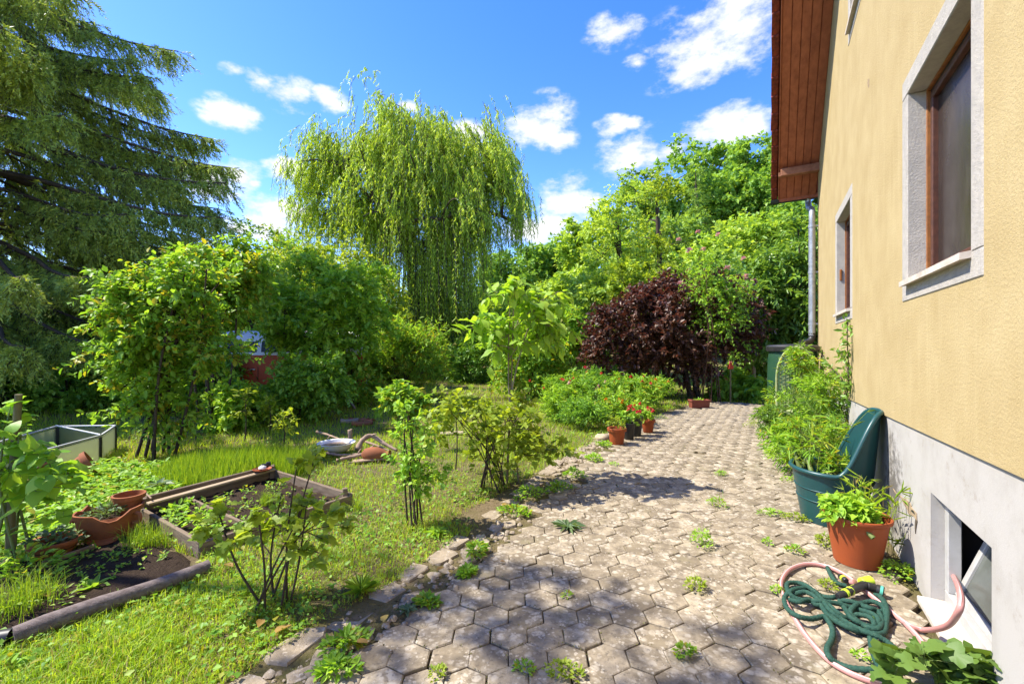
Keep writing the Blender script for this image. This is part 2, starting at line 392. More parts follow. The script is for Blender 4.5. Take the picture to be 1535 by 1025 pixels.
    A['bark'] = pbr('bark', (.075, .055, .04), .95, .1, var=(.125, .10, .075), vscale=9, bump=.9, bscale=22, bdist=.03, stretch=(3, 3, .7))
    A['bark_pale'] = pbr('pale_stem', (.24, .20, .13), .8, .2, var=(.15, .13, .08), vscale=20, bump=.2)
    A['stem_dark'] = pbr('dark_stem', (.040, .026, .020), .8, .25, var=(.075, .055, .035), vscale=25, bump=.3)
    A['stem_green'] = pbr('green_stem', (.10, .15, .035), .6, .3, var=(.15, .17, .05), vscale=20)
    A['stem_red'] = pbr('reddish_stem', (.11, .05, .03), .7, .3, var=(.07, .035, .02), vscale=20)
    A['terra'] = pbr('terracotta_plastic', (.30, .064, .016), .6, .3, var=(.245, .055, .017), vscale=5, var2=(.36, .14, .07), v2scale=7, v2=(.62, .80), bump=.08, bscale=200)
    A['terra_clay'] = pbr('old_clay', (.29, .10, .040), .85, .2, var=(.20, .072, .033), vscale=8, bump=.3, bscale=60, var2=(.40, .27, .17), v2scale=8, v2=(.66, .76))
    A['trough'] = pbr('dark_clay_trough', (.23, .062, .038), .7, .25, var=(.17, .05, .03), vscale=8, bump=.2)
    A['teal'] = pbr('teal_plastic', (.009, .062, .062), .38, .45, var=(.012, .052, .053), vscale=4, var2=(.06, .12, .10), v2scale=14, v2=(.66, .82), bump=.05)
    A['black_pl'] = pbr('black_plastic', (.014, .014, .015), .45, .4, var=(.03, .028, .025), vscale=8)
    A['green_pl'] = pbr('dark_green_plastic', (.012, .052, .024), .45, .4, var=(.02, .06, .03), vscale=6)
    A['wicker'] = pbr('pale_green_wicker', (.33, .37, .17), .8, .2, var=(.22, .26, .11), vscale=12)
    A['pink'] = pbr('pink_hose', (.50, .235, .205), .38, .4, var=(.42, .19, .165), vscale=5)
    A['pink_line'] = pbr('pale_hose_stripe', (.66, .42, .38), .4, .4)
    m = pbr('green_fabric_hose', (.012, .052, .036), .7, .3, var=(.03, .085, .055), vscale=60, bump=1, bscale=140, bdist=.006, var2=(.10, .15, .09), v2scale=150, v2=(.60, .68)); A['hose'] = m
    A['lime'] = pbr('lime_rubber', (.46, .60, .03), .5, .4)
    A['aqua'] = pbr('aqua_ring', (.10, .42, .30), .4, .4)
    A['enamel'] = pbr('white_enamel', (.80, .79, .75), .25, .5, var=(.70, .68, .62), vscale=6)
    A['leaf_water'] = pbr('brown_leaf_water', (.11, .055, .02), .25, .5, var=(.22, .13, .04), vscale=18, bump=.5, bscale=30)
    A['alu'] = pbr('aluminium_rail', (.42, .43, .43), .5, .5, .15)
    A['black_metal'] = pbr('black_bracket', (.015, .016, .018), .5, .4)
    m, nt, out = M_('twinwall_panel'); q = NT(nt); d = q.n('ShaderNodeBsdfPrincipled'); d.inputs['Base Color'].default_value = (.34, .37, .22, 1); d.inputs['Roughness'].default_value = .3
    t = q.n('ShaderNodeBsdfTranslucent'); t.inputs[0].default_value = (.46, .48, .30, 1); tr = q.n('ShaderNodeBsdfTransparent'); tr.inputs[0].default_value = (.8, .84, .7, 1)
    mx = q.n('ShaderNodeMixShader'); mx.inputs[0].default_value = .5; q.l(d.outputs[0], mx.inputs[1]); q.l(t.outputs[0], mx.inputs[2])
    mx2 = q.n('ShaderNodeMixShader'); mx2.inputs[0].default_value = .35; q.l(mx.outputs[0], mx2.inputs[1]); q.l(tr.outputs[0], mx2.inputs[2]); q.l(mx2.outputs[0], out.inputs[0]); A['poly'] = m
    A['van_red'] = pbr('faded_red_paint', (.52, .075, .022), .55, .25, var=(.46, .085, .03), vscale=2)
    A['van_white'] = pbr('white_van_paint', (.76, .73, .69), .45, .35)
    A['glass'] = pbr('van_glass', (.05, .055, .055), .25, .2)
    A['tyre'] = pbr('tyre_rubber', (.02, .02, .02), .8, .2)
    A['chrome'] = pbr('dull_chrome', (.55, .55, .55), .25, .5, .9)
    A['lamp'] = pbr('lamp_lens', (.62, .60, .55), .15, .6)
    A['white_paint'] = pbr('white_paint', (.74, .73, .70), .6, .3, var=(.62, .6, .56), vscale=10)
    A['stone_w'] = pbr('white_stone', (.66, .63, .58), .8, .2, var=(.5, .47, .42), vscale=10)
    A['boulder'] = pbr('pale_boulder', (.44, .36, .23), .9, .2, var=(.30, .24, .15), vscale=8, bump=.5, bscale=20)
    A['red_pl'] = pbr('red_lantern', (.44, .05, .02), .45, .4)
    A['pink_fl'] = leaf_mat('pink_petal', (.62, .30, .30), (.75, .50, .47), .3, tcol=(1, .8, .8))
    A['red_fl'] = leaf_mat('red_petal', (.50, .018, .025), (.62, .06, .075), .3, tcol=(1, .4, .4))
    A['orange_fl'] = leaf_mat('orange_petal', (.62, .16, .02), (.72, .30, .05), .3, tcol=(1, .8, .3))
    A['yellow_fl'] = leaf_mat('yellow_petal', (.62, .50, .03), (.70, .56, .08), .3, tcol=(1, 1, .3))
    A['dead_leaf'] = leaf_mat('dead_leaf', (.26, .13, .04), (.45, .32, .08), .2, tcol=(1, .8, .4))
    # foliage
    A['L_bright'] = leaf_mat('bright_leaf', (0.1734, 0.3611, 0.0320), (0.3468, 0.5416, 0.0588), .42, c=(.42, .38, .03))
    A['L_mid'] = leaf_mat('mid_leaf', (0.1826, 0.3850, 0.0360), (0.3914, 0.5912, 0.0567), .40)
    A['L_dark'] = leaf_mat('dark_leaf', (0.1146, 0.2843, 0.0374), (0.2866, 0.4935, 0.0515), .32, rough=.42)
    A['L_yellow'] = leaf_mat('yellow_green_leaf', (0.1997, 0.3042, 0.0253), (0.3877, 0.4791, 0.0451), .45)
    A['L_willow'] = leaf_mat('willow_leaf', (0.2550, 0.4038, 0.0366), (0.5655, 0.7163, 0.0823), .40)
    A['L_cat'] = leaf_mat('pale_large_leaf', (0.2191, 0.3954, 0.0392), (0.4095, 0.5792, 0.0784), .42, tcol=(1.35, 1.3, .35))
    A['L_purple'] = leaf_mat('purple_leaf', (0.0656, 0.0314, 0.0211), (0.1640, 0.0824, 0.0450), .22, tcol=(1.3, .6, .6), rough=.4)
    A['L_spruce'] = leaf_mat('spruce_needle', (0.2108, 0.3206, 0.0626), (0.4851, 0.5770, 0.0852), .18, tcol=(1.2, 1.1, .5))
    A['L_laurel'] = leaf_mat('glossy_leaf', (0.1023, 0.2195, 0.0416), (0.2560, 0.4146, 0.0625), .34, rough=.3)
    A['L_grass'] = leaf_mat('grass_blade', (0.2116, 0.3778, 0.0224), (0.4720, 0.6044, 0.0446), .42, c=(.40, .33, .12))
    A['L_tallgrass'] = leaf_mat('tall_grass_blade', (0.1426, 0.2805, 0.0196), (0.3110, 0.4271, 0.0306), .42)
    A['L_clover'] = leaf_mat('ground_cover_leaf', (0.1186, 0.2837, 0.0302), (0.3040, 0.5033, 0.0452), .38, c=(.34, .32, .03))
    A['L_vine'] = leaf_mat('vine_leaf', (.080, .160, .026), (.150, .240, .042), .30)
    A['L_moss'] = leaf_mat('joint_moss', (.060, .060, .012), (.16, .155, .025), .25)
    A['L_bluegreen'] = leaf_mat('blue_green_leaf', (.075, .140, .060), (.150, .220, .085), .3)
    A['L_hill1'] = leaf_mat('hill_leaf_bright', (0.2416, 0.4169, 0.0575), (0.4941, 0.6313, 0.0783), .36)
    A['L_hill2'] = leaf_mat('hill_leaf_deep', (0.1341, 0.2815, 0.0538), (0.3185, 0.5006, 0.0699), .34)
    A['L_hill3'] = leaf_mat('hill_leaf_soft', (0.1764, 0.3119, 0.0624), (0.3136, 0.4678, 0.0762), .36)
defmats()
# ------------------------------------------------------------------ ground and path
def ground():
    xs = np.unique(np.concatenate([np.linspace(-400, -40, 14), np.linspace(-40, -8, 33), np.linspace(-8, 9, 86), np.linspace(9, 70, 50), np.linspace(70, 400, 14)]))
    ys = np.unique(np.concatenate([np.linspace(-120, -4, 14), np.linspace(-4, 14, 91), np.linspace(14, 75, 50), np.linspace(75, 500, 16)]))
    XX, YY = np.meshgrid(xs, ys); Z = terr(XX, YY)-.035
    S = XX*.5+YY*.8660254; N2 = XX*.8660254-YY*.5
    lawn = ((N2 < -1.72-.45*np.clip((S-3.2)/2.2, 0, 1)) | (YY > 13.5)) & (np.abs(XX) < 60)
    Z += np.where(lawn, .012*np.sin(XX*2.1+1)*np.sin(YY*1.7)+.02, 0)
    V = np.stack([XX, YY, Z], -1).reshape(-1, 3); nx = len(xs); ny = len(ys)
    i = (np.arange(ny-1)[:, None]*nx+np.arange(nx-1)[None, :]).ravel()
    fa = np.stack([i, i+1, i+1+nx, i+nx], -1)
    a = NA(); a.v = [V]; a.r = [np.zeros(len(V))]; a.n = len(V); a.f = {4: [fa]}
    tag(a.build('ground', MAT['ground'], smooth=True), kind='structure')
ground()

PW = .197; PR = PW/math.sqrt(3)
def hexmesh(seed, r, z_top=0.0):
    rr = random.Random(seed); mb = MB(); vs = []
    for rad, z in ((r-.0075, z_top), (r-.0015, z_top-.0045), (r-.004, -.05)):
        for k in range(6):
            a = math.pi/2+k*math.pi/3      # points along +-y (the n direction)
            j = rr.uniform(-.0035, .0005) if z > -.04 else 0
            vs.append(((rad+j)*math.cos(a), (rad+j)*math.sin(a), z+(rr.uniform(-.002, .001) if z > -.04 else 0)))
    fs = [(0, 1, 2, 3, 4, 5)]
    for b in (0, 6):
        for k in range(6): fs.append((b+k, b+6+k, b+6+(k+1) % 6, b+(k+1) % 6))
    return vs, fs
def path():
    root = bpy.data.objects.new('path', None); COL.objects.link(root); root['kind'] = 'structure'
    spots = []
    for i in range(-16, 18):
        n = i*1.5*PR - .02
        for j in range(-6, 72):
            s = j*PW + (PW/2 if i % 2 else 0)
            nl = -1.80 if s < 3.2 else (-1.80-.4*min(1, (s-3.2)/2.2))
            if s > 10: nl += (s-10)*.2
            if n < nl or n > (.80 if s < 10.8 else 2.6) or s > 13.4-(.25*math.sin(n*2)): continue
            spots.append((s, n))
    def vis(sn):
        p = SN(*sn); 
        if p.y < 1.9: return 99-p.y
        px = CX+F*p.x/p.y
        return p.y + (50 if px < 340 or px > 1490 else 0)
    spots.sort(key=vis)
    meshes = []
    for k in range(10):
        v, f = hexmesh(k, PR); me = bpy.data.meshes.new('paving_stone'); me.from_pydata(v, [], f); me.materials.append(MAT['paver']); meshes.append(me)
    rest = NA()
    for k, (s, n) in enumerate(spots):
        p = SN(s, n); dz = R.gauss(0, .0026)-.002-(.012 if R.random() < .04 else 0); tx, ty = R.gauss(0, .012), R.gauss(0, .012)
        if R.random() < .006: continue
        rot = Matrix.Rotation(math.radians(60)+math.radians(60)*R.randrange(6)+R.gauss(0, .012), 4, 'Z') @ Matrix.Rotation(tx, 4, 'X') @ Matrix.Rotation(ty, 4, 'Y')
        m4 = Matrix.Translation((p.x+R.gauss(0, .002), p.y+R.gauss(0, .002), dz)) @ rot
        if k < 300: inst('paving_stone', meshes[k % 10], root, m4)
        else:
            v, f = hexmesh(k, PR); mb = MB(); mb.add([m4 @ Vector(q) for q in v], f); rest.add_mb(mb, R.random())
    rest.build('far_paving', MAT['paver'], root, kind='stuff')
    # broken kerb of rough flat stones along the lawn
    def stone(s, n, ls, ln, h, rz):
        mb = MB(); m = R.randint(6, 8); pts = []
        for k in range(m):
            a = 2*math.pi*k/m+R.uniform(-.2, .2); q = R.uniform(.82, 1.12)
            c, sn = math.cos(a), math.sin(a); pw = .45
            pts.append((ls/2*q*math.copysign(abs(c)**pw, c), ln/2*q*math.copysign(abs(sn)**pw, sn)))
        vs = [(x*.95, y*.93, h-.012+R.uniform(-.006, .006)) for x, y in pts]+[(x, y, h-.022) for x, y in pts]+[(x*1.02, y*1.02, -.05) for x, y in pts]
        fs = [tuple(range(m))]
        for b in (0, m): fs += [(b+k, b+m+k, b+m+(k+1) % m, b+(k+1) % m) for k in range(m)]
        mb.add(vs, fs); o = mb.build('edge_stone', MAT['edge'], root); p = SN(s, n)
        o.location = (p.x, p.y, R.uniform(.004, .014)); o.rotation_euler = (R.gauss(0, .04), R.gauss(0, .04), math.radians(60)+rz)
    s = -.4
    while s < 10.2:
        L = R.uniform(.18, .36); nb = -1.98-(.35*min(1, max(0, s-2.6)/3))+R.uniform(-.03, .03)+ (max(0, s-9.2)*.2)
        if not (2.85 < s < 3.5 and R.random() < .5):
            stone(s+L/2, nb-.13, L*1.02, R.uniform(.15, .21), R.uniform(-.004, .012), R.gauss(0, .08))
        t = s
        while t < s+L:
            l2 = R.uniform(.07, .15)
            if R.random() < .85: stone(t+l2/2, nb+R.uniform(0, .10), l2*1.08, R.uniform(.08, .16), R.uniform(-.012, .004), R.gauss(0, .5))
            t += l2+.015
        s += L+R.uniform(.005, .03)
path()

# ------------------------------------------------------------------ house
def zr(s): return 5.14+.684*(10.46-s) if s >= 4.75 else 5.14+.684*(10.46-4.75)-.684*(4.75-s)
def zb(s): return 1.134-.034*s
HROOT = thing('house', 'yellow rendered house gable with white plinth, grey framed windows and brown eaves', 'house', SN(0, WALL_N), math.radians(60))
def holed(openings, s0, s1, zlo, zhi, y, breaks=()):
    """front face with rectangular openings as strips"""
    mb = MB(); bs = sorted({s0, s1, *breaks, *[o[0] for o in openings], *[o[1] for o in openings]})
    bs = [b for b in bs if s0 <= b <= s1]
    for a, b in zip(bs[:-1], bs[1:]):
        cur_a, cur_b = zlo(a), zlo(b)
        for o in sorted([o for o in openings if o[0] < (a+b)/2 < o[1]], key=lambda o: o[2]):
            mb.add([(a, y, cur_a), (b, y, cur_b), (b, y, o[2]), (a, y, o[2])], [(3, 2, 1, 0)]); cur_a = cur_b = o[3]
        mb.add([(a, y, cur_a), (b, y, cur_b), (b, y, zhi(b)), (a, y, zhi(a))], [(3, 2, 1, 0)])
    return mb
WIN = [(2.772, 4.163, 1.86, 3.413), (6.44, 7.95, 1.86, 3.43), (5.25, 6.73, 5.17, 6.75)]
CELL = (2.737, 3.59, .035, .668)
w = holed(WIN, -1.25, 10.75, zb, zr, 0.0, (4.75,))
for a, b in ((-1.25, 10.75),):      # lower lip over the plinth and the two side walls
    w.add([(a, 0, zb(a)), (b, 0, zb(b)), (b, -.03, zb(b)), (a, -.03, zb(a))], [(0, 1, 2, 3)])
for s_ in (-1.25, 10.75):
    w.add([(s_, 0, zb(s_)), (s_, -9, zb(s_)), (s_, -9, zr(s_)), (s_, 0, zr(s_))], [(0, 1, 2, 3)])
w.build('wall', MAT['plaster'], HROOT)
p_ = holed([CELL], -1.25, 10.735, lambda s: -.06, lambda s: zb(s)+.01, -.014)
p_.add([(10.735, -.014, -.06), (10.735, -9, -.06), (10.735, -9, zb(10.7)), (10.735, -.014, zb(10.7))], [(0, 1, 2, 3)])
PL = p_.build('plinth', MAT['plinth'], HROOT)
def ragged(name, pts, y, m, parent, th=.004):
    n = len(pts); mb = MB(); vs = [(s, y, z) for s, z in pts]+[(s, y-th, z) for s, z in pts]
    mb.add(vs, [tuple(range(n))]+[(k, k+n, (k+1) % n+n, (k+1) % n) for k in range(n)]); return mb.build(name, m, parent)
# broken render near the tub: mortar shows in a ragged patch with a crack above and below it
def wallpt(px, py, y=0.0):
    a = (px-CX)/F; Y = (WALL_N-y)/(.8660254*a-.5); return ((.5*a+.8660254)*Y, EYE-(py-HY)/F*Y)
def cpt(cx, cy): return wallpt(1120+cx/3.361, 720+cy/3.361, -.012)
ragged('bare_mortar', [cpt(*c) for c in ((776, 84), (800, 92), (822, 112), (832, 140), (855, 165), (857, 200), (838, 178), (815, 168), (806, 142), (790, 118))], -.009, MAT['mortar'], PL)
ragged('crack', [cpt(*c) for c in ((850, 190), (858, 205), (852, 240), (849, 268), (846, 240), (847, 210))], -.0095, MAT['dark_hole'], PL)
ragged('crack', [cpt(*c) for c in ((735, 40), (752, 62), (778, 80), (780, 90), (770, 82), (748, 64))], -.0095, MAT['mortar'], PL)
ragged('chipped_render', [wallpt(1301+dx, 119+dy) for dx, dy in ((0, 0), (2.0, -1), (2, 12), (.5, 13), (-.5, 6))], .002, MAT['mortar'], HROOT, .001)
def window(o, bw=.132, shutter_catch=False, frosted=False):
    s0, s1, z0, z1 = o; d0, d1 = -.16, .006; dc, dd = (d0+d1)/2, d1-d0
    mb = MB(); i0, i1, j0, j1 = s0+bw, s1-bw, z0+bw, z1-bw
    mb.bbox(((s0+s1)/2, dc, (j1+z1)/2), (s1-s0, dd, bw), .006); mb.bbox(((s0+s1)/2, dc, (j0+z0)/2), (s1-s0, dd, bw), .006)
    mb.bbox(((s0+i0)/2, dc, (j0+j1)/2), (bw, dd, j1-j0+.002), .006); mb.bbox(((s1+i1)/2, dc, (j0+j1)/2), (bw, dd, j1-j0+.002), .006)
    wd = mb.build('window', MAT['surround'], HROOT)
    def ring(name, t, y0, y1, m, ins=0.0):
        r = MB(); a0, a1, b0, b1 = i0+ins, i1-ins, j0+ins, j1-ins; yc, yy = (y0+y1)/2, y1-y0
        r.bbox(((a0+a1)/2, yc, b1-t/2), (a1-a0, yy, t), .004); r.bbox(((a0+a1)/2, yc, b0+t/2), (a1-a0, yy, t), .004)
        r.bbox((a0+t/2, yc, (b0+b1)/2), (t, yy, b1-b0-2*t+.001), .004); r.bbox((a1-t/2, yc, (b0+b1)/2), (t, yy, b1-b0-2*t+.001), .004)
        return r.build(name, m, wd)
    ring('outer_frame', .013, -.150, -.092, MAT['win_orange'], .001)
    ring('window_frame', .034, -.150, -.112, MAT['black_metal'], .0145)
    ring('sash', .045, -.150, -.104, MAT['win_brown'], .045)
    g = MB(); g.box(((i0+i1)/2, -.136, (j0+j1)/2), (i1-i0-.17, .006, j1-j0-.17)); g.build('pane', MAT['pane'], wd)
    g = MB(); g.box(((i0+i1)/2, -.155, (j0+j1)/2), (i1-i0, .004, j1-j0)); g.build('dark_interior', MAT['dark_room'], wd)
    sl = MB(); vs = [(i0-.012, -.09, j0+.022), (i1+.012, -.09, j0+.022), (i1+.012, .048, j0-.002), (i0-.012, .048, j0-.002)]
    sl.add(vs+[(v[0], v[1], v[2]-.034) for v in vs], [(3, 2, 1, 0), (4, 5, 6, 7), (0, 1, 5, 4), (1, 2, 6, 5), (2, 3, 7, 6), (3, 0, 4, 7)])
    sl.build('window_sill', MAT['sill'], wd)
    if shutter_catch:
        c = MB(); c.bbox((i1-.008, -.045, 2.55), (.018, .03, .16), .008); c.build('shutter_catch', MAT['win_orange'], wd)
    return wd
window(WIN[0]); window(WIN[1], .13, True); window(WIN[2], .12)
# cellar window with a sash tipped inward
s0, s1, z0, z1 = CELL; mb = MB(); dd = .13
mb.box((s0-.02, -.014-dd/2-.001, (z0+z1)/2), (.04, dd, z1-z0+.08)); mb.box((s1+.02, -.014-dd/2-.001, (z0+z1)/2), (.04, dd, z1-z0+.08)); mb.box(((s0+s1)/2, -.014-dd/2-.001, z1+.02), (s1-s0, dd, .04))
cw = mb.build('cellar_window', MAT['plinth'], HROOT)
mb = MB(); mb.bbox(((s0+s1)/2, -.05, z0-.018), (s1-s0, .20, .036), .004); mb.build('window_sill', MAT['sill'], cw)
mb = MB(); y0 = -.105
mb.bbox(((s0+s1)/2, y0, z0+.035), (s1-s0, .06, .07), .004); mb.bbox(((s0+s1)/2, y0, z1-.03), (s1-s0, .06, .06), .004)
for e in (s0+.03, s1-.03): mb.bbox((e, y0, (z0+z1)/2+.005), (.06, .06, z1-z0-.13), .004)
mb.build('window_frame', MAT['pvc'], cw)
sa = bpy.data.objects.new('sash', None)
mb = MB(); sw, sh, t = s1-s0-.13, z1-z0-.135, .045
mb.bbox((0, 0, t/2), (sw, .04, t), .004); mb.bbox((0, 0, sh-t/2), (sw, .04, t), .004)
for e in (-1, 1): mb.bbox((e*(sw/2-t/2), 0, sh/2), (t, .04, sh-2*t), .004)
sa = mb.build('sash', MAT['pvc'], cw); sa.location = ((s0+s1)/2, -.12, z0+.072); sa.rotation_euler = (math.radians(20), 0, 0)
mb = MB(); mb.box((0, 0, sh/2), (sw-2*t+.004, .012, sh-2*t+.004)); g = mb.build('pane', MAT['frosted'], cw); g.location = sa.location; g.rotation_euler = sa.rotation_euler
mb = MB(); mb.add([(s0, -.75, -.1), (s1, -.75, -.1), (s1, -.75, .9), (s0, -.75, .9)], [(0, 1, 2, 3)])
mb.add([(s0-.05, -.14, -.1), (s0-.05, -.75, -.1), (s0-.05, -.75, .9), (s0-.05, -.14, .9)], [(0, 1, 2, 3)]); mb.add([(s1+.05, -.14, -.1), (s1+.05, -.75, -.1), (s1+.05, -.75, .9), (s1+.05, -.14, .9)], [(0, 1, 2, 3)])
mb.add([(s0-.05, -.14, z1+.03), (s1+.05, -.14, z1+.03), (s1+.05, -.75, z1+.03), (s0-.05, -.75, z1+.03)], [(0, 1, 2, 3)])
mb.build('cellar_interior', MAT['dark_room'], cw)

# roof: slab, boarded verge, verge tiles, purlin, gutter, downpipe
AL = math.atan(.684); RY = Matrix.Rotation(AL, 3, 'Y'); OV = .655
S_E = 11.15; S_A = 4.75
def slope(s, y, off): # point on the soffit plane raised by off along its normal
    return Vector((s+off*math.sin(AL), y, zr(s)+off*math.cos(AL)))
LEN = (S_E-S_A)/math.cos(AL); SC_ = (S_E+S_A)/2
mb = MB(); c = slope(SC_, (OV-9.6)/2, .10); mb.box(c, (LEN, OV+9.6, .15), RY)
c2 = Vector((2*S_A-c.x, c.y, c.z)); mb.box(c2, (LEN, OV+9.6, .15), RY.transposed())
roof = mb.build('roof', MAT['tile'], HROOT)
nb = 5; bw = OV/nb
for k in range(nb):
    mb = MB(); c = slope(SC_, (k+.5)*bw, .012); mb.bbox(c, (LEN-.02, bw-.007, .022), .005, RY); mb.build('soffit_board', MAT['soffit'], roof)
mb = MB(); c = slope(SC_, OV+.012, .07); mb.bbox(c, (LEN, .022, .17), .004, RY); mb.build('verge_board', MAT['soffit'], roof)
tl = .34; k = 0; x = S_E+.06
tm = MB(); tm.bbox((0, .045, -.035), (tl*1.08, .115, .165), .012); tm.bbox((0, -.14, .040), (tl*1.08, .27, .022), .006); tme = tm.mesh('roof_tile', MAT['tile'])
while x > S_A+.2:
    c = slope(x-.17*math.cos(AL), OV+.045+R.uniform(-.004, .006), .165+R.uniform(-.004, .004))
    inst('roof_tile', tme, roof, Matrix.Translation(c) @ (Matrix.Rotation(AL-.075+R.gauss(0, .012), 4, 'Y') @ Matrix.Rotation(R.gauss(0, .012), 4, 'Z')))
    x -= tl*math.cos(AL)
mb = MB(); mb.bbox((10.46, .31, zr(10.46)-.14), (.13, .66, .15), .012); mb.box((10.46, .655, zr(10.46)-.175), (.11, .05, .08)); mb.build('purlin', MAT['purlin'], HROOT)
mb = MB(); mb.bbox((S_E+.0, (OV-9)/2, zr(S_E)+.03), (.025, OV+9, .16), .004); mb.build('eaves_board', MAT['soffit'], roof)
gz = zr(S_E)+.02; pr = []
mb = MB(); seg = 10
ys = [OV+.16, -9.2]
for rad in (.075, .069):
    for y in ys:
        for k in range(seg+1):
            a = math.pi+math.pi*k/seg; mb.v.append((S_E+.095+rad*math.cos(a), y, gz+rad*math.sin(a))); mb.n += 1
n1 = seg+1
for b in (0, 2*n1):
    for k in range(seg): mb.f.append((b+k, b+k+1, b+n1+k+1, b+n1+k))
mb.f.append(tuple(range(n1)))
mb.build('gutter', MAT['gutter'], roof, True)
mb = MB(); sx, yy = 10.63, .105
pts = spline([(S_E+.09, .13, gz-.06), (S_E+.09, .13, gz-.16), (S_E-.06, .12, gz-.30), (10.72, .105, gz-.42), (sx, yy, gz-.56), (sx, yy, gz-.75)], 6)
mb.tube(pts, .055, 14); mb.tube([(sx, yy, gz-.74), (sx, yy, 1.75)], .058, 16)
dp = mb.build('downpipe', MAT['zinc'], HROOT, True)
for zz in (gz-.78, 3.0, 1.98):
    mb = MB(); mb.tube([(sx, yy, zz-.025), (sx, yy, zz+.025)], .066, 16); mb.box((sx, .03, zz), (.03, .06, .03)); mb.build('pipe_clamp', MAT['zinc'], dp, True)
mb = MB(); mb.tube(spline([(sx, yy, 1.80), (sx, yy, 1.70), (sx-.06, .17, 1.62), (sx-.2, .30, 1.60)], 5), .06, 12); mb.build('diverter', MAT['black_pl'], dp, True)
# ------------------------------------------------------------------ foliage tools
T_DIA = (np.array([(0,0,0),(.42,.5,.06),(1,0,-.10),(.42,-.5,.06)]), [(0,2,1),(0,3,2)])
T_OVAL = (np.array([(0,0,0),(.22,.36,.07),(.58,.46,.05),(1,0,-.16),(.58,-.46,.05),(.22,-.36,.07)]), [(3,2,1,0),(0,5,4,3)])
T_LANCE = (np.array([(0,0,0),(.3,.5,.05),(.7,.36,.0),(1,0,-.16),(.7,-.36,0),(.3,-.5,.05)]), [(3,2,1,0),(0,5,4,3)])
def _outline(pts, cx=.42, bend=.22):
    v = [(cx, 0, .02)]; full = pts+[(x, -y) for x, y in reversed(pts[1:-1])]
    for x, y in full: v.append((x, y, .10*abs(y)-bend*max(0, x-.3)**2))
    n = len(full); return (np.array(v, float), [(0, 1+(k+1) % n, 1+k) for k in range(n)])
T_HEART = _outline([(0.06,0),(-.04,.22),(.10,.44),(.36,.50),(.66,.34),(1.0,0)])
T_CAT = _outline([(0.0,0),(.10,.26),(.30,.46),(.52,.44),(.78,.20),(1.0,0)])
T_LOBED = _outline([(.08,0),(-.06,.22),(.06,.40),(.22,.36),(.36,.56),(.56,.50),(.58,.28),(.80,.24),(1.0,0)])
T_TRI = (np.array([(0,.5,0),(0,-.5,0),(1,0,0)]), [(0,1,2)])

def unit(v): return v/np.maximum(np.linalg.norm(v, axis=-1, keepdims=True), 1e-9)
def leaf_frames(d, nrm):
    x = unit(d); z = nrm-(nrm*x).sum(-1, keepdims=True)*x; z = unit(z+1e-6); return x, np.cross(z, x), z
def add_leaves(na, tpl, pos, d, nrm, L, Wd, r):
    T, fs = tpl; x, y, z = leaf_frames(d, nrm)
    v = pos[:, None]+(L[:, None]*T[None, :, 0])[..., None]*x[:, None]+(Wd[:, None]*T[None, :, 1])[..., None]*y[:, None]+(L[:, None]*T[None, :, 2])[..., None]*z[:, None]
    na.add(v, fs, r)
def rndu(n, s=rng):
    return unit(s.normal(size=(n, 3)))
def tube_np(na, A, B, ra, rb, sides=3):
    """many straight thin twigs at once"""
    n = len(A)
    if n == 0: return
    x = unit(B-A); up = np.where(np.abs(x[:, 2:3]) > .9, np.array([[1., 0, 0]]), np.array([[0, 0, 1.]])); y = unit(np.cross(x, up)); z = np.cross(x, y)
    v = []
    for P0, rad in ((A, ra), (B, rb)):
        for k in range(sides):
            a = 2*math.pi*k/sides; v.append(P0+(y*math.cos(a)+z*math.sin(a))*np.asarray(rad)[:, None])
    na.add(np.stack(v, 1), [(k, (k+1) % sides, sides+(k+1) % sides, sides+k) for k in range(sides)], np.full(n, .5))

def envelope(n, envs, g, inner=.45, lump=.35, zmin=None):
    """points through ellipsoids, more of them towards an uneven outer skin"""
    vols = np.array([e[3]*e[4]*e[5] for e in envs])**.75; ids = g.choice(len(envs), n, p=vols/vols.sum()); E = np.array(envs)[ids]
    d = rndu(n, g); bumps = rndu(9, g); amp = g.uniform(-1, 1, 9)
    h = (np.clip(d@bumps.T, .35, 1)-.35)/.65; m = 1+lump*(h*amp).sum(1)
    r = (inner+(1-inner)*g.random(n)**.6)*np.clip(m, .55, 1.45)
    P_ = E[:, :3]+d*E[:, 3:6]*r[:, None]
    if zmin is not None: P_[:, 2] = np.maximum(P_[:, 2], zmin+g.random(n)*.1)
    return P_, E[:, :3]

def wood(na, paths, sides=6):
    mb = MB()
    for pts, rad in paths: mb.tube(pts, rad, sides if rad[0] > .02 else 4, cap=False)
    na.add_mb(mb)

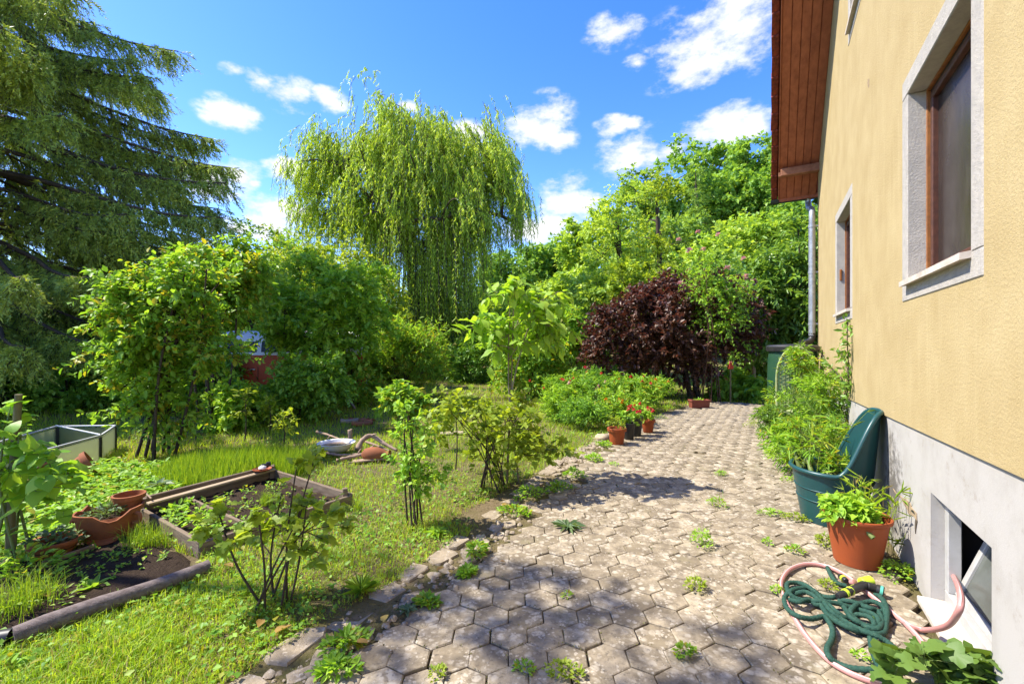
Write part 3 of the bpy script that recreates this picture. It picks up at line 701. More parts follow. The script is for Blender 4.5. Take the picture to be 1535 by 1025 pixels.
def skeleton(base_r, trunk_pts, targets, g, tip_r, sag=.0, lift=.25, seg=5, rexp=.62):
    """trunk plus limbs: every target is joined to the nearest wood already grown"""
    pts = spline(trunk_pts, 4); n = len(pts); rad = [base_r*(1-.55*k/(n-1)) for k in range(n)]
    paths = [(pts, rad)]; S = [np.array(p) for p in pts[max(1, n//4):]]; SR = rad[max(1, n//4):]
    top = np.array(pts[-1]); order = np.argsort(np.linalg.norm(targets-top, axis=1))
    for i in order:
        c = targets[i]; A = np.array(S); dv = c-A; dist = np.linalg.norm(dv, axis=1)
        cost = dist+1.2*np.maximum(0, A[:, 2]-c[2]+.15*dist)
        j = int(np.argmin(cost)); a = A[j]; L = dist[j]
        if L < 1e-3: continue
        r0 = max(min(SR[j]*.75, tip_r*(1.2+2.5*L)), tip_r); r0 = min(r0, SR[j])
        mid = (a+c)/2+np.array([g.normal()*.10*L, g.normal()*.10*L, lift*L*.5-sag*L])
        q = [Vector((1-t)**2*a+2*t*(1-t)*mid+t*t*c) for t in np.linspace(0, 1, seg)]
        rr = [r0+(tip_r-r0)*k/(seg-1) for k in range(seg)]; paths.append((q, rr))
        for k in range(1, seg): S.append(np.array(q[k])); SR.append(rr[k])
    return paths

def sprays(C, cen, g, n_tw, L_tw, spread=1.0, up=.25, out=.6, jit=.25, Lvar=.4):
    """twigs that radiate from cluster centres; returns start, direction, length"""
    C2 = np.repeat(C, n_tw, 0); o = unit(C2-np.repeat(cen, n_tw, 0)+1e-6)
    d = unit(rndu(len(C2), g)*spread+o*out+np.array([0, 0, up])); L = L_tw*(1-Lvar+2*Lvar*g.random(len(C2)))
    return C2+rndu(len(C2), g)*jit*L_tw, d, L
def twig_leaves(st, d, L, g, n, droop=.25, leaf_out=.8, face_up=1.0, t0=.12, down=.15):
    """leaves alternating along curved twigs: position, direction, normal, twig id, and points of the twig itself"""
    N = len(st); t = t0+(1-t0)*(np.arange(n)+g.random((N, n)))/n
    pos = st[:, None]+d[:, None]*(L[:, None]*t)[..., None]; pos[..., 2] -= droop*L[:, None]*t*t
    side = unit(np.cross(np.repeat(d[:, None], n, 1), rndu(N*n, g).reshape(N, n, 3)))
    ld = d[:, None]*.55+side*leaf_out; ld[..., 2] -= down+droop*.4*t
    nr = rndu(N*n, g).reshape(N, n, 3)*.75+np.array([0, 0, face_up])
    return pos.reshape(-1, 3), unit(ld.reshape(-1, 3)), unit(nr.reshape(-1, 3)), np.repeat(np.arange(N), n)
def twig_wood(na, st, d, L, droop, r):
    mid = st+d*(L*.5)[:, None]; mid[:, 2] -= droop*L*.25; end = st+d*(L*.97)[:, None]; end[:, 2] -= droop*L*.95
    n = len(st); tube_np(na, st, mid, np.full(n, r), np.full(n, r*.75)); tube_np(na, mid, end, np.full(n, r*.75), np.full(n, r*.35))

def shade_rnd(n_tw, ids, g, a=.22):
    """colour of a leaf: its twig's tone plus its own"""
    tw = g.random(n_tw)*.85; return np.clip(tw[ids]+g.normal(0, a*.5, len(ids)), 0.0, .999)

def bush(name, label, cat, base, envs, leafm, barkm='bark', seed=1, ncl=40, n_tw=8, L_tw=.4, n_lf=12, lf=(.07, .035), tpl=T_DIA, droop=.25, up=.25, out=.6, spread=1.0,
         stems=1, base_r=.05, trunk=None, tip_r=.008, lump=.35, inner=.4, twig_r=.004, group=None, parts=0, part_tpls=None, leaf_out=.8, face_up=1.0, crown_name='crown', wood_name='trunk',
         lean=0, zmin=.05, down=.15, tone=.22, sides=6, lift=.25, cl_wood=None, lvar=.42, stem_r=None):
    """tree, shrub or plant: thing > wood, crown (> single leaves where they can be told apart)"""
    g = np.random.default_rng(seed)
    root = thing(name, label, cat, base, 0, group)
    C, cen = envelope(ncl, envs, g, inner, lump, zmin)
    wn = NA(); top = np.array(envs)[:, :3].mean(0)
    if stems == 1:
        tp = trunk or [(0, 0, -.05), (top[0]*.25+.03, top[1]*.25, top[2]*.35), (top[0]*.7, top[1]*.7, top[2]*.72)]
        wood(wn, skeleton(base_r, tp, C if cl_wood is None else C[:cl_wood], g, tip_r, lift=lift), sides)
    else:
        tg = C[np.argsort(-C[:, 2]+g.normal(0, .2*C[:, 2].std()+.01, len(C)))][:max(stems, 1)]
        grp = np.argmin(np.linalg.norm(C[:, None, :2]-tg[None, :, :2], axis=2), 1)
        for k in range(stems):
            a = 2*math.pi*k/stems+g.normal()*.4; b = np.array([math.cos(a), math.sin(a), 0])*base_r*(1.2+1.6*g.random()); b[2] = -.04
            m1 = b*.6+tg[k]*.4+np.array([0, 0, .12*tg[k][2]])+g.normal(0, .03, 3)*tg[k][2]
            own = C[grp == k]; own = own[np.linalg.norm(own-tg[k], axis=1) > 1e-6] if len(own) else own
            sr = stem_r or base_r*.22
            wood(wn, skeleton(max(sr, tip_r*1.3), [Vector(b), Vector(m1), Vector(tg[k])], own if len(own) else tg[k:k+1]+.02, g, tip_r, lift=lift), sides)
    st, d, L = sprays(C, cen, g, n_tw, L_tw, spread, up, out)
    pos, ld, nr, ids = twig_leaves(st, d, L, g, n_lf, droop, leaf_out, face_up, down=down)
    if zmin is not None:
        ok = pos[:, 2] > .01; pos, ld, nr, ids = pos[ok], ld[ok], nr[ok], ids[ok]
    if twig_r: twig_wood(wn, st, d, L, droop, twig_r)
    wn.build(wood_name, MAT[barkm], root, True)
    sz = (1-lvar+2*lvar*g.random(len(pos))); r = shade_rnd(len(st), ids, g, tone)
    if parts:
        dist = np.linalg.norm(pos+np.array(base)-np.array([0, 0, EYE]), axis=1)/sz; od = np.argsort(dist)
        sel = od[:parts]; keep = od[parts:]
        x, y, z = leaf_frames(ld[sel], nr[sel]); mes = leaf_meshes(part_tpls or tpl, leafm)
        for q, i in enumerate(sel):
            m4 = Matrix(((x[q][0], y[q][0], z[q][0], pos[i][0]), (x[q][1], y[q][1], z[q][1], pos[i][1]), (x[q][2], y[q][2], z[q][2], pos[i][2]), (0, 0, 0, 1)))
            inst('leaf', mes[q % len(mes)], root, m4 @ Matrix.Diagonal((lf[0]*sz[i], lf[1]*sz[i], lf[0]*sz[i], 1)))
        pos, ld, nr, sz, r = pos[keep], ld[keep], nr[keep], sz[keep], r[keep]
    if len(pos):
        na = NA(); add_leaves(na, tpl, pos, ld, nr, lf[0]*sz, lf[1]*sz, r)
        na.build(crown_name, MAT[leafm], root, kind='stuff' if parts else None)
    return root
_LM = {}
def leaf_meshes(tpl, leafm):
    key = (id(tpl), leafm)
    if key not in _LM:
        out = []; g = np.random.default_rng(4)
        for k in range(4):
            T = tpl[0].copy(); T[:, 2] += g.normal(0, .035, len(T))-.10*k*T[:, 0]**2*.5; T[:, 1] *= g.uniform(.88, 1.1)
            na = NA(); na.add(T[None], tpl[1], np.array([0.0])); out.append(na.mesh('leaf', MAT[leafm], True))
        _LM[key] = out
    return _LM[key]

def vnoise(x, y, s=1.0, o=0.0):
    x = x*s; y = y*s
    return (np.sin(x*1.7+o)+np.sin(y*2.1+1.3+o)+np.sin((x+y)*1.13+2.1*o)+np.sin((x*1.9-y*1.4)*1.6+.7)+.7*np.sin(x*4.3-y*3.1+o)+.7*np.sin(x*3.7+y*5.3))/5.4
def blades(na, x, y, z, h, w, g, lean=.5, seg=2):
    """curved tapering grass blades"""
    n = len(x); a = g.random(n)*2*np.pi; ln = lean*g.random(n)*h; dx, dy = np.cos(a)*ln, np.sin(a)*ln
    pa = a+np.pi/2+g.normal(0, .6, n); wx, wy = np.cos(pa)*w/2, np.sin(pa)*w/2
    B = np.stack([x, y, z], -1); Wv = np.stack([wx, wy, np.zeros(n)], -1)
    M1 = B+np.stack([dx*.35, dy*.35, h*.6], -1); Tp = B+np.stack([dx, dy, h*(1-.25*np.minimum(1, ln/np.maximum(h, 1e-5)))], -1)
    r = np.clip(g.random(n)*.9, 0, .95)
    if seg == 2: na.add(np.stack([B-Wv, B+Wv, M1+Wv*.8, M1-Wv*.8, Tp], 1), [(0, 1, 2, 3), (3, 2, 4)], r)
    else: na.add(np.stack([B-Wv, B+Wv, Tp], 1), [(0, 1, 2)], r)
# ------------------------------------------------------------------ far wood and hillside trees
def hill_tree(px, ytop, dist, wpx, m, seed, label, group=None, name='leafy_tree', conical=False, lf=None, n_lf=11, ncl=64, n_tw=9, barkm='bark', open_=False, low=.04, droop=.3):
    x = X(px, dist); zb_ = float(terr(x, dist)); top = EYE+(HY-ytop)/F*dist; h = max(top-zb_, 2.0); r = wpx/F*dist/2
    k = dist/40; s = lf or (.34*k+.04, .22*k+.02)
    if conical: envs = [(0, 0, h*.22, r, r, h*.2), (0, 0, h*.48, r*.72, r*.72, h*.22), (0, 0, h*.74, r*.45, r*.45, h*.18), (0, 0, h*.92, r*.18, r*.18, h*.10)]
    else:
        g = np.random.default_rng(seed); envs = [(0, 0, h*(low+1)/2, r*.85, r*.85, h*(1-low)/2)]
        for _ in range(4):
            a = g.uniform(0, 6.28); q = g.uniform(.3, .62); envs.append((math.cos(a)*r*q, math.sin(a)*r*q, h*g.uniform(.45, .85), r*.5, r*.5, h*.20))
    return bush(name, label, 'tree', (x, dist, zb_-.1), envs, m, barkm, seed, ncl=ncl, n_tw=n_tw, L_tw=r*.42, n_lf=n_lf, lf=s, tpl=T_DIA, droop=droop, base_r=.10+.012*h, tip_r=.02, twig_r=0, group=group,
                lump=.4, inner=.5, cl_wood=22 if not open_ else None, sides=5, trunk=[(0, 0, -.3), (.1*r, 0, h*.4), (0, 0, h*.8)], lvar=.35)
GH = 'trees massed on the wooded slope'
hills = [  # px, y of the top, distance, width in px, tone, label
 (1005,238,46,95,'L_hill2','dark green tree on the slope skyline just left of the larch'),(1068,222,52,95,'L_hill2','dark tree on the skyline just right of the larch'),(1120,212,48,95,'L_hill2','dark tree on the skyline left of the roof edge'),(1165,205,50,100,'L_hill3','pale tree on the skyline partly behind the roof edge'),(1150,250,44,90,'L_hill2','dark rounded tree below the skyline beside the roof edge'),(1090,255,46,85,'L_hill2','dark rounded tree below the skyline right of the larch'),
 (1110,315,36,120,'L_hill1','broad yellow green tree halfway up the slope left of the gutter'),(1060,330,33,110,'L_hill1','broad yellow green tree halfway up the slope above the rose'),(960,262,44,80,'L_hill3','pale tree on the slope behind the spindly tree'),(1005,320,36,100,'L_hill3','soft green tree on the slope below the larch'),(1150,330,34,90,'L_hill1','bright tree on the slope directly left of the downpipe'),(1190,300,40,90,'L_hill2','deep green tree on the slope just under the gutter'),
 (840,350,48,80,'L_hill2','deep green tree at the low left end of the slope'),(870,342,44,70,'L_hill1','bright tree at the low end of the slope left of the fruit tree'),(905,330,40,75,'L_hill1','bright tree behind the open crowned fruit tree'),(850,392,32,80,'L_hill1','bright low tree above the large leaved sapling'),(900,390,30,90,'L_hill3','soft green low tree under the open crowned fruit tree'),(950,360,31,90,'L_hill1','bright tree between the fruit tree and the purple shrub'),(815,362,50,70,'L_hill2','small deep green tree between the willow and the slope'),(780,372,46,80,'L_hill2','deep green tree showing at the right edge of the willow'),
 (1010,390,27,100,'L_hill1','bright low tree directly above the purple shrub'),(1080,395,26,110,'L_hill3','soft green low tree behind the rose blooms'),(880,430,24,90,'L_hill2','deep green low tree left of the purple shrub'),(830,440,27,80,'L_hill1','bright low tree to the right behind the large leaved sapling'),(1210,380,30,100,'L_hill2','deep green tree behind the downpipe'),
 (730,380,46,90,'L_hill2','deep green tree seen through the right side of the willow'),(425,352,44,36,'L_hill2','narrow dark tree on the skyline between the spruce and the willow'),(395,372,42,60,'L_hill2','dark tree on the skyline nearer the spruce'),(330,372,44,90,'L_hill2','dark tree at the tips of the spruce boughs'),(470,372,40,80,'L_hill1','bright tree at the left edge of the willow'),(550,385,38,90,'L_hill2','deep green tree behind the left part of the willow'),
 (250,380,36,110,'L_hill2','deep green tree behind the tall bright shrub'),(150,395,34,130,'L_hill2','deep green tree behind the lower spruce boughs'),(60,400,34,130,'L_hill2','deep green tree far behind the spruce'),(-40,390,34,140,'L_hill2','deep green tree behind the trunk of the spruce'),(1290,330,34,120,'L_hill2','deep green tree behind the house corner'),(640,400,40,100,'L_hill2','deep green tree behind the trunk of the willow'),
 (1240,260,50,110,'L_hill2','deep green tree high on the slope behind the house'),(1330,240,52,120,'L_hill2','deep green tree on the slope behind the gable'),(-160,380,34,150,'L_hill2','deep green tree left of the spruce')]
for i, (px, yt, di, wp, m, lab) in enumerate(hills):
    hill_tree(px, yt, di, wp, m, 100+i, lab, GH)
hill_tree(1043, 238, 40, 62, 'L_hill3', 77, 'feathery pale green conical larch between darker trees on the slope', None, 'larch_tree', True, lf=(.34, .06), n_lf=13, n_tw=9, droop=.55)
hill_tree(925, 268, 21, 120, 'L_hill1', 79, 'open crowned fruit tree with dark bare limbs on the rising slope', None, 'fruit_tree', False, lf=(.17, .09), ncl=60, n_tw=8, barkm='stem_dark', open_=True, low=.38)
hill_tree(985, 246, 23, 90, 'L_yellow', 80, 'tall spindly yellow green tree behind the open crowned fruit tree', None, 'fruit_tree', False, lf=(.18, .09), ncl=50, n_tw=8, barkm='stem_dark', open_=True, low=.4)

# ------------------------------------------------------------------ weeping willow
def willow():
    g = np.random.default_rng(21); dist = 22.0; x0 = X(622, dist); zb_ = float(terr(x0, dist))
    root = thing('weeping_willow', 'tall weeping willow with hanging yellow green strands rising above the garden', 'tree', (x0, dist, zb_))
    k = dist/F
    def Q(px, py, dy=0): return np.array([(px-622)*k, dy, EYE+(HY-py)*k-zb_])
    heads = []   # tops of the hanging tresses, in groups as in the crown
    for px, py, r, n in ((490,205,20,24),(475,250,18,24),(520,230,22,22),(470,300,16,16),(590,172,20,34),(560,205,22,28),(622,182,26,36),(655,195,26,34),(690,205,18,22),(735,205,18,28),(755,240,18,26),(770,285,14,18),(715,255,28,26),(640,245,44,44),(590,225,34,30),
                         (545,290,34,24),(510,305,26,16),(605,330,40,34),(665,330,40,44),(625,365,34,36),(665,365,34,40),(700,340,34,20),(575,350,30,20),(560,300,36,30),(625,295,46,40),(700,295,36,26),(590,255,36,26),(665,255,36,26),(740,320,24,10)):
        for _ in range(n):
            a = g.normal(0, .55, 3)*r; heads.append(Q(px+a[0], py+9+max(a[1]*.7, -.7*r), a[2]*k*1.6+g.normal(0, 1.0)))
    heads = np.array(heads)
    limbs = np.array([Q(*p) for p in ((500,240,.8),(530,255,-1),(590,185,.5),(625,195,-.8),(660,215,1),(735,245,.4),(755,275,-.6),(560,310,-1.2),(690,300,1.2),(640,290,-1.5),(600,340,-2),(670,345,-1.8),(520,320,0.2),(770,330,.2))])
    wn = NA(); tp = [Vector((0, 0, -.2)), Vector((.1, 0, 2.2)), Vector(Q(615, 400))]
    P1 = skeleton(.42, tp, limbs, g, .085, lift=.35, seg=7)
    S = np.concatenate([np.array([np.array(p) for p in q]) for q, _ in P1])
    for h in heads[::3]:
        j = np.argmin(np.linalg.norm(S-h, axis=1)+.8*np.maximum(0, S[:, 2]-h[2])); a = S[j]; mid = (a+h)/2+np.array([0, 0, .25*np.linalg.norm(h-a)])
        q = [Vector((1-t)**2*a+2*t*(1-t)*mid+t*t*h) for t in np.linspace(0, 1, 5)]; P1.append((q, [.05, .042, .034, .024, .014]))
    wood(wn, P1, 7)
    # tresses
    H = np.repeat(heads, 7, 0)+g.normal(0, .30, (len(heads)*7, 3)); n = len(H)
    L = g.uniform(.5, 2.2, n); low = H[:, 2] < (EYE+(HY-345)*k-zb_); L = np.where(low, g.uniform(2.4, 6.0, n), L); L = np.minimum(L, H[:, 2]-.3)
    o = unit(H*np.array([1, 1, 0])+1e-6); bulge = g.uniform(.05, .5, n)
    m = 32; t = (np.arange(m)+g.random((n, m)))/m
    pos = H[:, None]+o[:, None]*(bulge[:, None]*np.sqrt(t))[..., None]; pos[..., 2] -= L[:, None]*t-.22*np.sin(t*3.1)*bulge[:, None]
    pos[..., :2] += .06*np.sin(t*6+g.random((n, 1))*6)[..., None]
    ld = rndu(n*m, g)*.65+np.array([0, 0, -.95]); nr = rndu(n*m, g)
    ids = np.repeat(np.arange(n), m); r = shade_rnd(n, ids, g, .3)
    na = NA(); N = n*m; add_leaves(na, T_DIA, pos.reshape(-1, 3), unit(ld), nr, g.uniform(.12, .23, N), g.uniform(.028, .05, N), r)
    ks = np.linspace(0, 1, 4)
    for a, b in zip(ks[:-1], ks[1:]):
        A = H+o*(bulge*np.sqrt(a))[:, None]; B = H+o*(bulge*np.sqrt(b))[:, None]; A[:, 2] -= L*a-.22*np.sin(a*3.1)*bulge; B[:, 2] -= L*b-.22*np.sin(b*3.1)*bulge
        tube_np(wn, A[::2], B[::2], np.full(len(A[::2]), .010), np.full(len(A[::2]), .008))
    wn.build('trunk', MAT['bark'], root, True); na.build('crown', MAT['L_willow'], root)
willow()

# ------------------------------------------------------------------ big spruce at the left, its trunk outside the frame
def spruce(name, label, base, H_, rmax, seed, zlo=.8, dens=1.0):
    g = np.random.default_rng(seed); root = thing(name, label, 'tree', base); wn = NA(); na = NA(); paths = []
    paths.append(([Vector((0, 0, -.3)), Vector((0, 0, H_*.5)), Vector((0, 0, H_))], [.34, .22, .03]))
    SA, SB = [], []
    z = zlo
    while z < H_-.5:
        nb = 7 if z < H_*.8 else 5; a0 = g.uniform(0, 6.28); f = 1-z/H_; L0 = rmax*min(1, f*1.55+.05)
        for k in range(nb):
            a = a0+2*math.pi*k/nb+g.normal(0, .2); L = L0*g.uniform(.72, 1.1); h = np.array([math.cos(a), math.sin(a), 0]); L *= (.55+.45*max(0, math.cos(a+.5))**.5) if math.cos(a+.5) > 0 else .55; L *= 1 if z < 11 else .5
            zz = z+g.uniform(-.25, .25); n = 9; t = np.linspace(0, 1, n)
            dr = L*(.05+.09*f)
            P_ = h[None]*(L*t)[:, None]+np.array([0, 0, 1])*(zz-.17*L*t-dr*np.sin(t*2.3)*t+.05*L*np.maximum(0, t-.6)**1.5*2)[:, None]
            P_[:, :2] += np.cumsum(g.normal(0, .03*L/4, (n, 2)), 0)
            paths.append(([Vector(p) for p in P_], list(.055*(L/5)*(1-t*.85)+.006)))
            # side shoots along the branch, in two flat rows that hang
            ns = int(L*13*dens); tt = g.uniform(.10, 1, ns)**.62; pt = np.stack([np.interp(tt, t, P_[:, i]) for i in range(3)], -1)
            sd = np.where(g.random(ns) < .5, -1, 1)[:, None]*np.cross(h, [0, 0, 1])[None]
            dd = unit(h[None]*g.uniform(.35, .9, ns)[:, None]+sd*g.uniform(.2, .8, ns)[:, None]+np.array([0, 0, -1])*g.uniform(.1, 1.7, ns)[:, None])
            ll = g.uniform(.3, 1.0, ns)*(1.0-.40*tt)*min(1, L/3+.3)
            SA.append(pt); SB.append(np.concatenate([dd, ll[:, None]], 1))
            # leading shoot
            SA.append(P_[-3:]); SB.append(np.concatenate([np.repeat(unit((P_[-1]-P_[-2])[None]), 3, 0), np.full((3, 1), .4)], 1))
        z += g.uniform(.34, .52)
    A = np.concatenate(SA); q = np.concatenate(SB); d, L = q[:, :3], q[:, 3]
    # second order shoots
    nn = 4; A2 = np.repeat(A, nn, 0); d2 = np.repeat(d, nn, 0); L2 = np.repeat(L, nn); t = g.uniform(.2, .95, len(A2)); s2 = A2+d2*(L2*t)[:, None]; s2[:, 2] -= .3*L2*t*t
    dd = unit(d2*.8+rndu(len(A2), g)*.6+np.array([0, 0, -.25])); l2 = L2*g.uniform(.25, .5, len(A2))
    A = np.concatenate([A, s2]); d = np.concatenate([d, dd]); L = np.concatenate([L, l2])
    # needles brush round every shoot
    m = 9; n = len(A); t = (np.arange(m)+g.random((n, m)))/m; pos = A[:, None]+d[:, None]*(L[:, None]*t)[..., None]; pos[..., 2] -= .3*L[:, None]*t*t
    side = unit(np.cross(np.repeat(d[:, None], m, 1), rndu(n*m, g).reshape(n, m, 3))); ld = unit((d[:, None]*.9+side*.75).reshape(-1, 3))
    nl = np.repeat(.055+.13*np.minimum(L, .5), m)*g.uniform(.7, 1.2, n*m); r = shade_rnd(n, np.repeat(np.arange(n), m), g, .3)
    add_leaves(na, T_TRI, pos.reshape(-1, 3), ld, rndu(n*m, g), nl, np.full(n*m, .026), r)
    big = L > .3
    e = A+d*L[:, None]; e[:, 2] -= .3*L; tube_np(wn, A[big], e[big], np.full(big.sum(), .008), np.full(big.sum(), .003))
    wood(wn, paths, 6); wn.build('trunk', MAT['bark'], root, True); na.build('crown', MAT['L_spruce'], root); return root
spruce('spruce_tree', 'huge dark spruce with long drooping boughs reaching in beside the garden', (-14.3, 12.0, 0), 20, 6.7, 31, dens=2.7)
# ------------------------------------------------------------------ garden trees and shrubs
def at(px, y): return (X(px, y), y, float(terr(X(px, y), y)))
# big light shrub in front of the spruce
bush('tall_shrub', 'tall bright green upright shrub with many stems in front of the spruce', 'shrub', at(238, 6.3),
     [(0, 0, .9, .50, .5, .7), (.0, 0, 1.75, .68, .65, .75), (-.38, 0, 2.15, .42, .4, .45), (.35, .1, 2.45, .48, .45, .55), (-.55, -.1, 1.5, .34, .35, .4), (.55, .1, 1.5, .36, .4, .6)], 'L_bright', 'stem_dark', 201, ncl=135, n_tw=7, L_tw=.36, n_lf=13, lvar=.45,
     lf=(.080, .047), tpl=T_OVAL, stems=9, base_r=.10, tip_r=.006, twig_r=.003, droop=.15, up=.45, lump=.45, inner=.25, lift=.3)
bush('tall_shrub', 'bright green shrub just right of the tallest light green shrub', 'shrub', at(318, 8.4),
     [(.05, 0, 2.6, .70, .6, .42), (.4, 0, 2.85, .5, .45, .4), (-.35, .1, 2.9, .4, .4, .4)], 'L_bright', 'stem_dark', 202, ncl=75, n_tw=9, L_tw=.45, n_lf=14, lf=(.10, .055), tpl=T_OVAL, stems=7, base_r=.12, twig_r=.003, droop=.2, up=.4, inner=.3)
bush('dark_shrub', 'low dark green shrub hiding the front of the red and white van', 'shrub', at(452, 9.3),
     [(.05, 0, .52, .80, .6, .46), (0, 0, .82, .55, .5, .36), (.5, 0, .8, .45, .4, .4)], 'L_dark', 'stem_dark', 203, ncl=90, n_tw=9, L_tw=.34, n_lf=14, lf=(.085, .05), tpl=T_OVAL, stems=5, base_r=.09, twig_r=.003)
bush('pale_shrub', 'small pale leaved shrub at the foot of the bright shrub', 'shrub', at(352, 8.2),
     [(0, 0, .40, .5, .4, .36)], 'L_mid', 'stem_dark', 204, ncl=40, n_tw=8, L_tw=.25, n_lf=12, lf=(.09, .055), tpl=T_OVAL, stems=4, base_r=.05, twig_r=.003)
bush('apple_tree', 'small gnarled apple tree with a forked dark trunk beside the van', 'tree', at(483, 11.4),
     [(-.1, 0, 2.3, 1.35, 1.1, 1.0), (.5, 0, 2.9, 1.0, .9, .7), (-.7, 0, 2.9, .8, .8, .6), (.2, -.3, 1.75, 1.25, .8, .5)], 'L_mid', 'stem_dark', 205, ncl=95, n_tw=10, L_tw=.5, n_lf=14, lf=(.115, .068), tpl=T_OVAL,
     base_r=.13, trunk=[(0, 0, -.1), (-.12, 0, .5), (.02, 0, .95), (.1, 0, 1.5)], twig_r=.004, tip_r=.01, droop=.3, lump=.4)
for i, (px, dist, w_, top, m, lab) in enumerate((
        (375, 14, 150, 352, 'L_bright', 'rounded yellow green tree behind the van'), (455, 16, 150, 350, 'L_yellow', 'broad sunlit yellow green tree left of the willow trunk'),
        (540, 17, 110, 372, 'L_yellow', 'yellow green shrub at the left foot of the willow'), (300, 15, 120, 372, 'L_mid', 'mid green tree between the spruce and the van'),
        (420, 19, 110, 350, 'L_hill2', 'darker tree rising behind the sunlit yellow green tree'), (520, 14.5, 90, 402, 'L_bright', 'bright green bush between the apple tree and the willow'))):
    p = at(px, dist); h = EYE+(HY-top)/F*dist-p[2]; r = w_/F*dist/2
    bush('garden_tree', lab, 'tree', p, [(0, 0, h*.45, r, r*.9, h*.4), (-.3*r, 0, h*.75, r*.6, r*.6, h*.22), (.4*r, 0, h*.68, r*.6, r*.6, h*.25)], m, 'bark', 210+i, ncl=95, n_tw=10, L_tw=.34*r+.15, n_lf=13,
         lf=(.012*dist*.62, .007*dist*.62), tpl=T_DIA, base_r=.12, twig_r=0, droop=.3, lump=.4, inner=.4, sides=5)
bush('juniper_bush', 'feathery yellow green bush with upswept sprays in front of the willow', 'shrub', at(600, 13), [(0, 0, .9, 1.05, .8, .8), (-.3, 0, 1.5, .6, .5, .6), (.5, 0, 1.35, .55, .5, .6), (.85, 0, .9, .35, .35, .5)], 'L_bright', 'stem_dark', 220,
     ncl=95, n_tw=9, L_tw=.5, n_lf=15, lf=(.13, .032), tpl=T_DIA, stems=6, base_r=.10, up=.75, droop=-.05, leaf_out=.45, twig_r=.003)
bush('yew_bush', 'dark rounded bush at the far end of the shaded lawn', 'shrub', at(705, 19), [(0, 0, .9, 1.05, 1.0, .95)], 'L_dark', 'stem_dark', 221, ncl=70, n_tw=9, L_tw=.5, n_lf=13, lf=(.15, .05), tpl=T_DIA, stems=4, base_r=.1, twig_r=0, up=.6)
for i, (px, dist, w_, top, m, lab) in enumerate((
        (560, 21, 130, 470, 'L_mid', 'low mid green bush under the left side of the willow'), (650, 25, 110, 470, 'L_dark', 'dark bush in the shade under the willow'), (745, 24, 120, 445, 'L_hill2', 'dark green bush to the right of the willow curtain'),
        (790, 18, 110, 420, 'L_hill1', 'bright bush behind the large leaved sapling'), (840, 15, 100, 452, 'L_bright', 'yellow green bush left of the purple shrub'), (800, 13, 90, 500, 'L_bright', 'low bright bush behind the flower bed'),
        (900, 20, 120, 400, 'L_hill1', 'light green bush behind the purple shrub, below the fruit tree'), (960, 19, 110, 380, 'L_yellow', 'yellow green bush above the purple shrub'), (1065, 28, 110, 395, 'L_hill3', 'soft green bush behind the rose'),
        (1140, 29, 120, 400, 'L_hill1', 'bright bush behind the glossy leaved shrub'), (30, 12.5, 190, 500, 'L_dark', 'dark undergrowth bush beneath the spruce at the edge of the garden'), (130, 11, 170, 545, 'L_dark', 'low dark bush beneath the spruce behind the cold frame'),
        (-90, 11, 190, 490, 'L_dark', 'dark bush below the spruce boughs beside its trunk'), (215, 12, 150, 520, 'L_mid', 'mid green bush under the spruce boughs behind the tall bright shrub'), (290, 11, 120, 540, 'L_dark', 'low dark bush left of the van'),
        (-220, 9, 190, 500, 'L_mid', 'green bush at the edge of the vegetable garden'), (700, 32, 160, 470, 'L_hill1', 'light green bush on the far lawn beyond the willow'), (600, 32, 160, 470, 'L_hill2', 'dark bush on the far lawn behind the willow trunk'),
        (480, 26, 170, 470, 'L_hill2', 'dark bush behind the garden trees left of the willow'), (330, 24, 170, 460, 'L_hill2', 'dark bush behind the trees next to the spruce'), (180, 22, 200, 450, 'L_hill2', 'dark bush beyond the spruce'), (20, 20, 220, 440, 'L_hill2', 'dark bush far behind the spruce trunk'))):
    p = at(px, dist); h = max(EYE+(HY-top)/F*dist-p[2], .6); r = w_/F*dist/2
    bush('background_bush', lab, 'shrub', p, [(0, 0, h*.5, r, r*.8, h*.48), (.35*r, .1, h*.7, r*.5, r*.5, h*.27), (-.4*r, 0, h*.62, r*.5, r*.5, h*.27)], m, 'stem_dark', 240+i, ncl=75, n_tw=9, L_tw=.3*r+.12, n_lf=12,
         lf=(.03+.0068*dist, .016+.0042*dist), tpl=T_DIA, stems=4, base_r=.12, twig_r=0, droop=.25, inner=.35)

p = at(530, 11.2)
bush('small_bush', 'small bright bush at the right foot of the apple tree', 'shrub', p, [(0, 0, .75, .5, .45, .65)], 'L_bright', 'stem_dark', 290, ncl=34, n_tw=8, L_tw=.3, n_lf=11, lf=(.10, .05), tpl=T_OVAL, stems=4, base_r=.06, twig_r=.003)
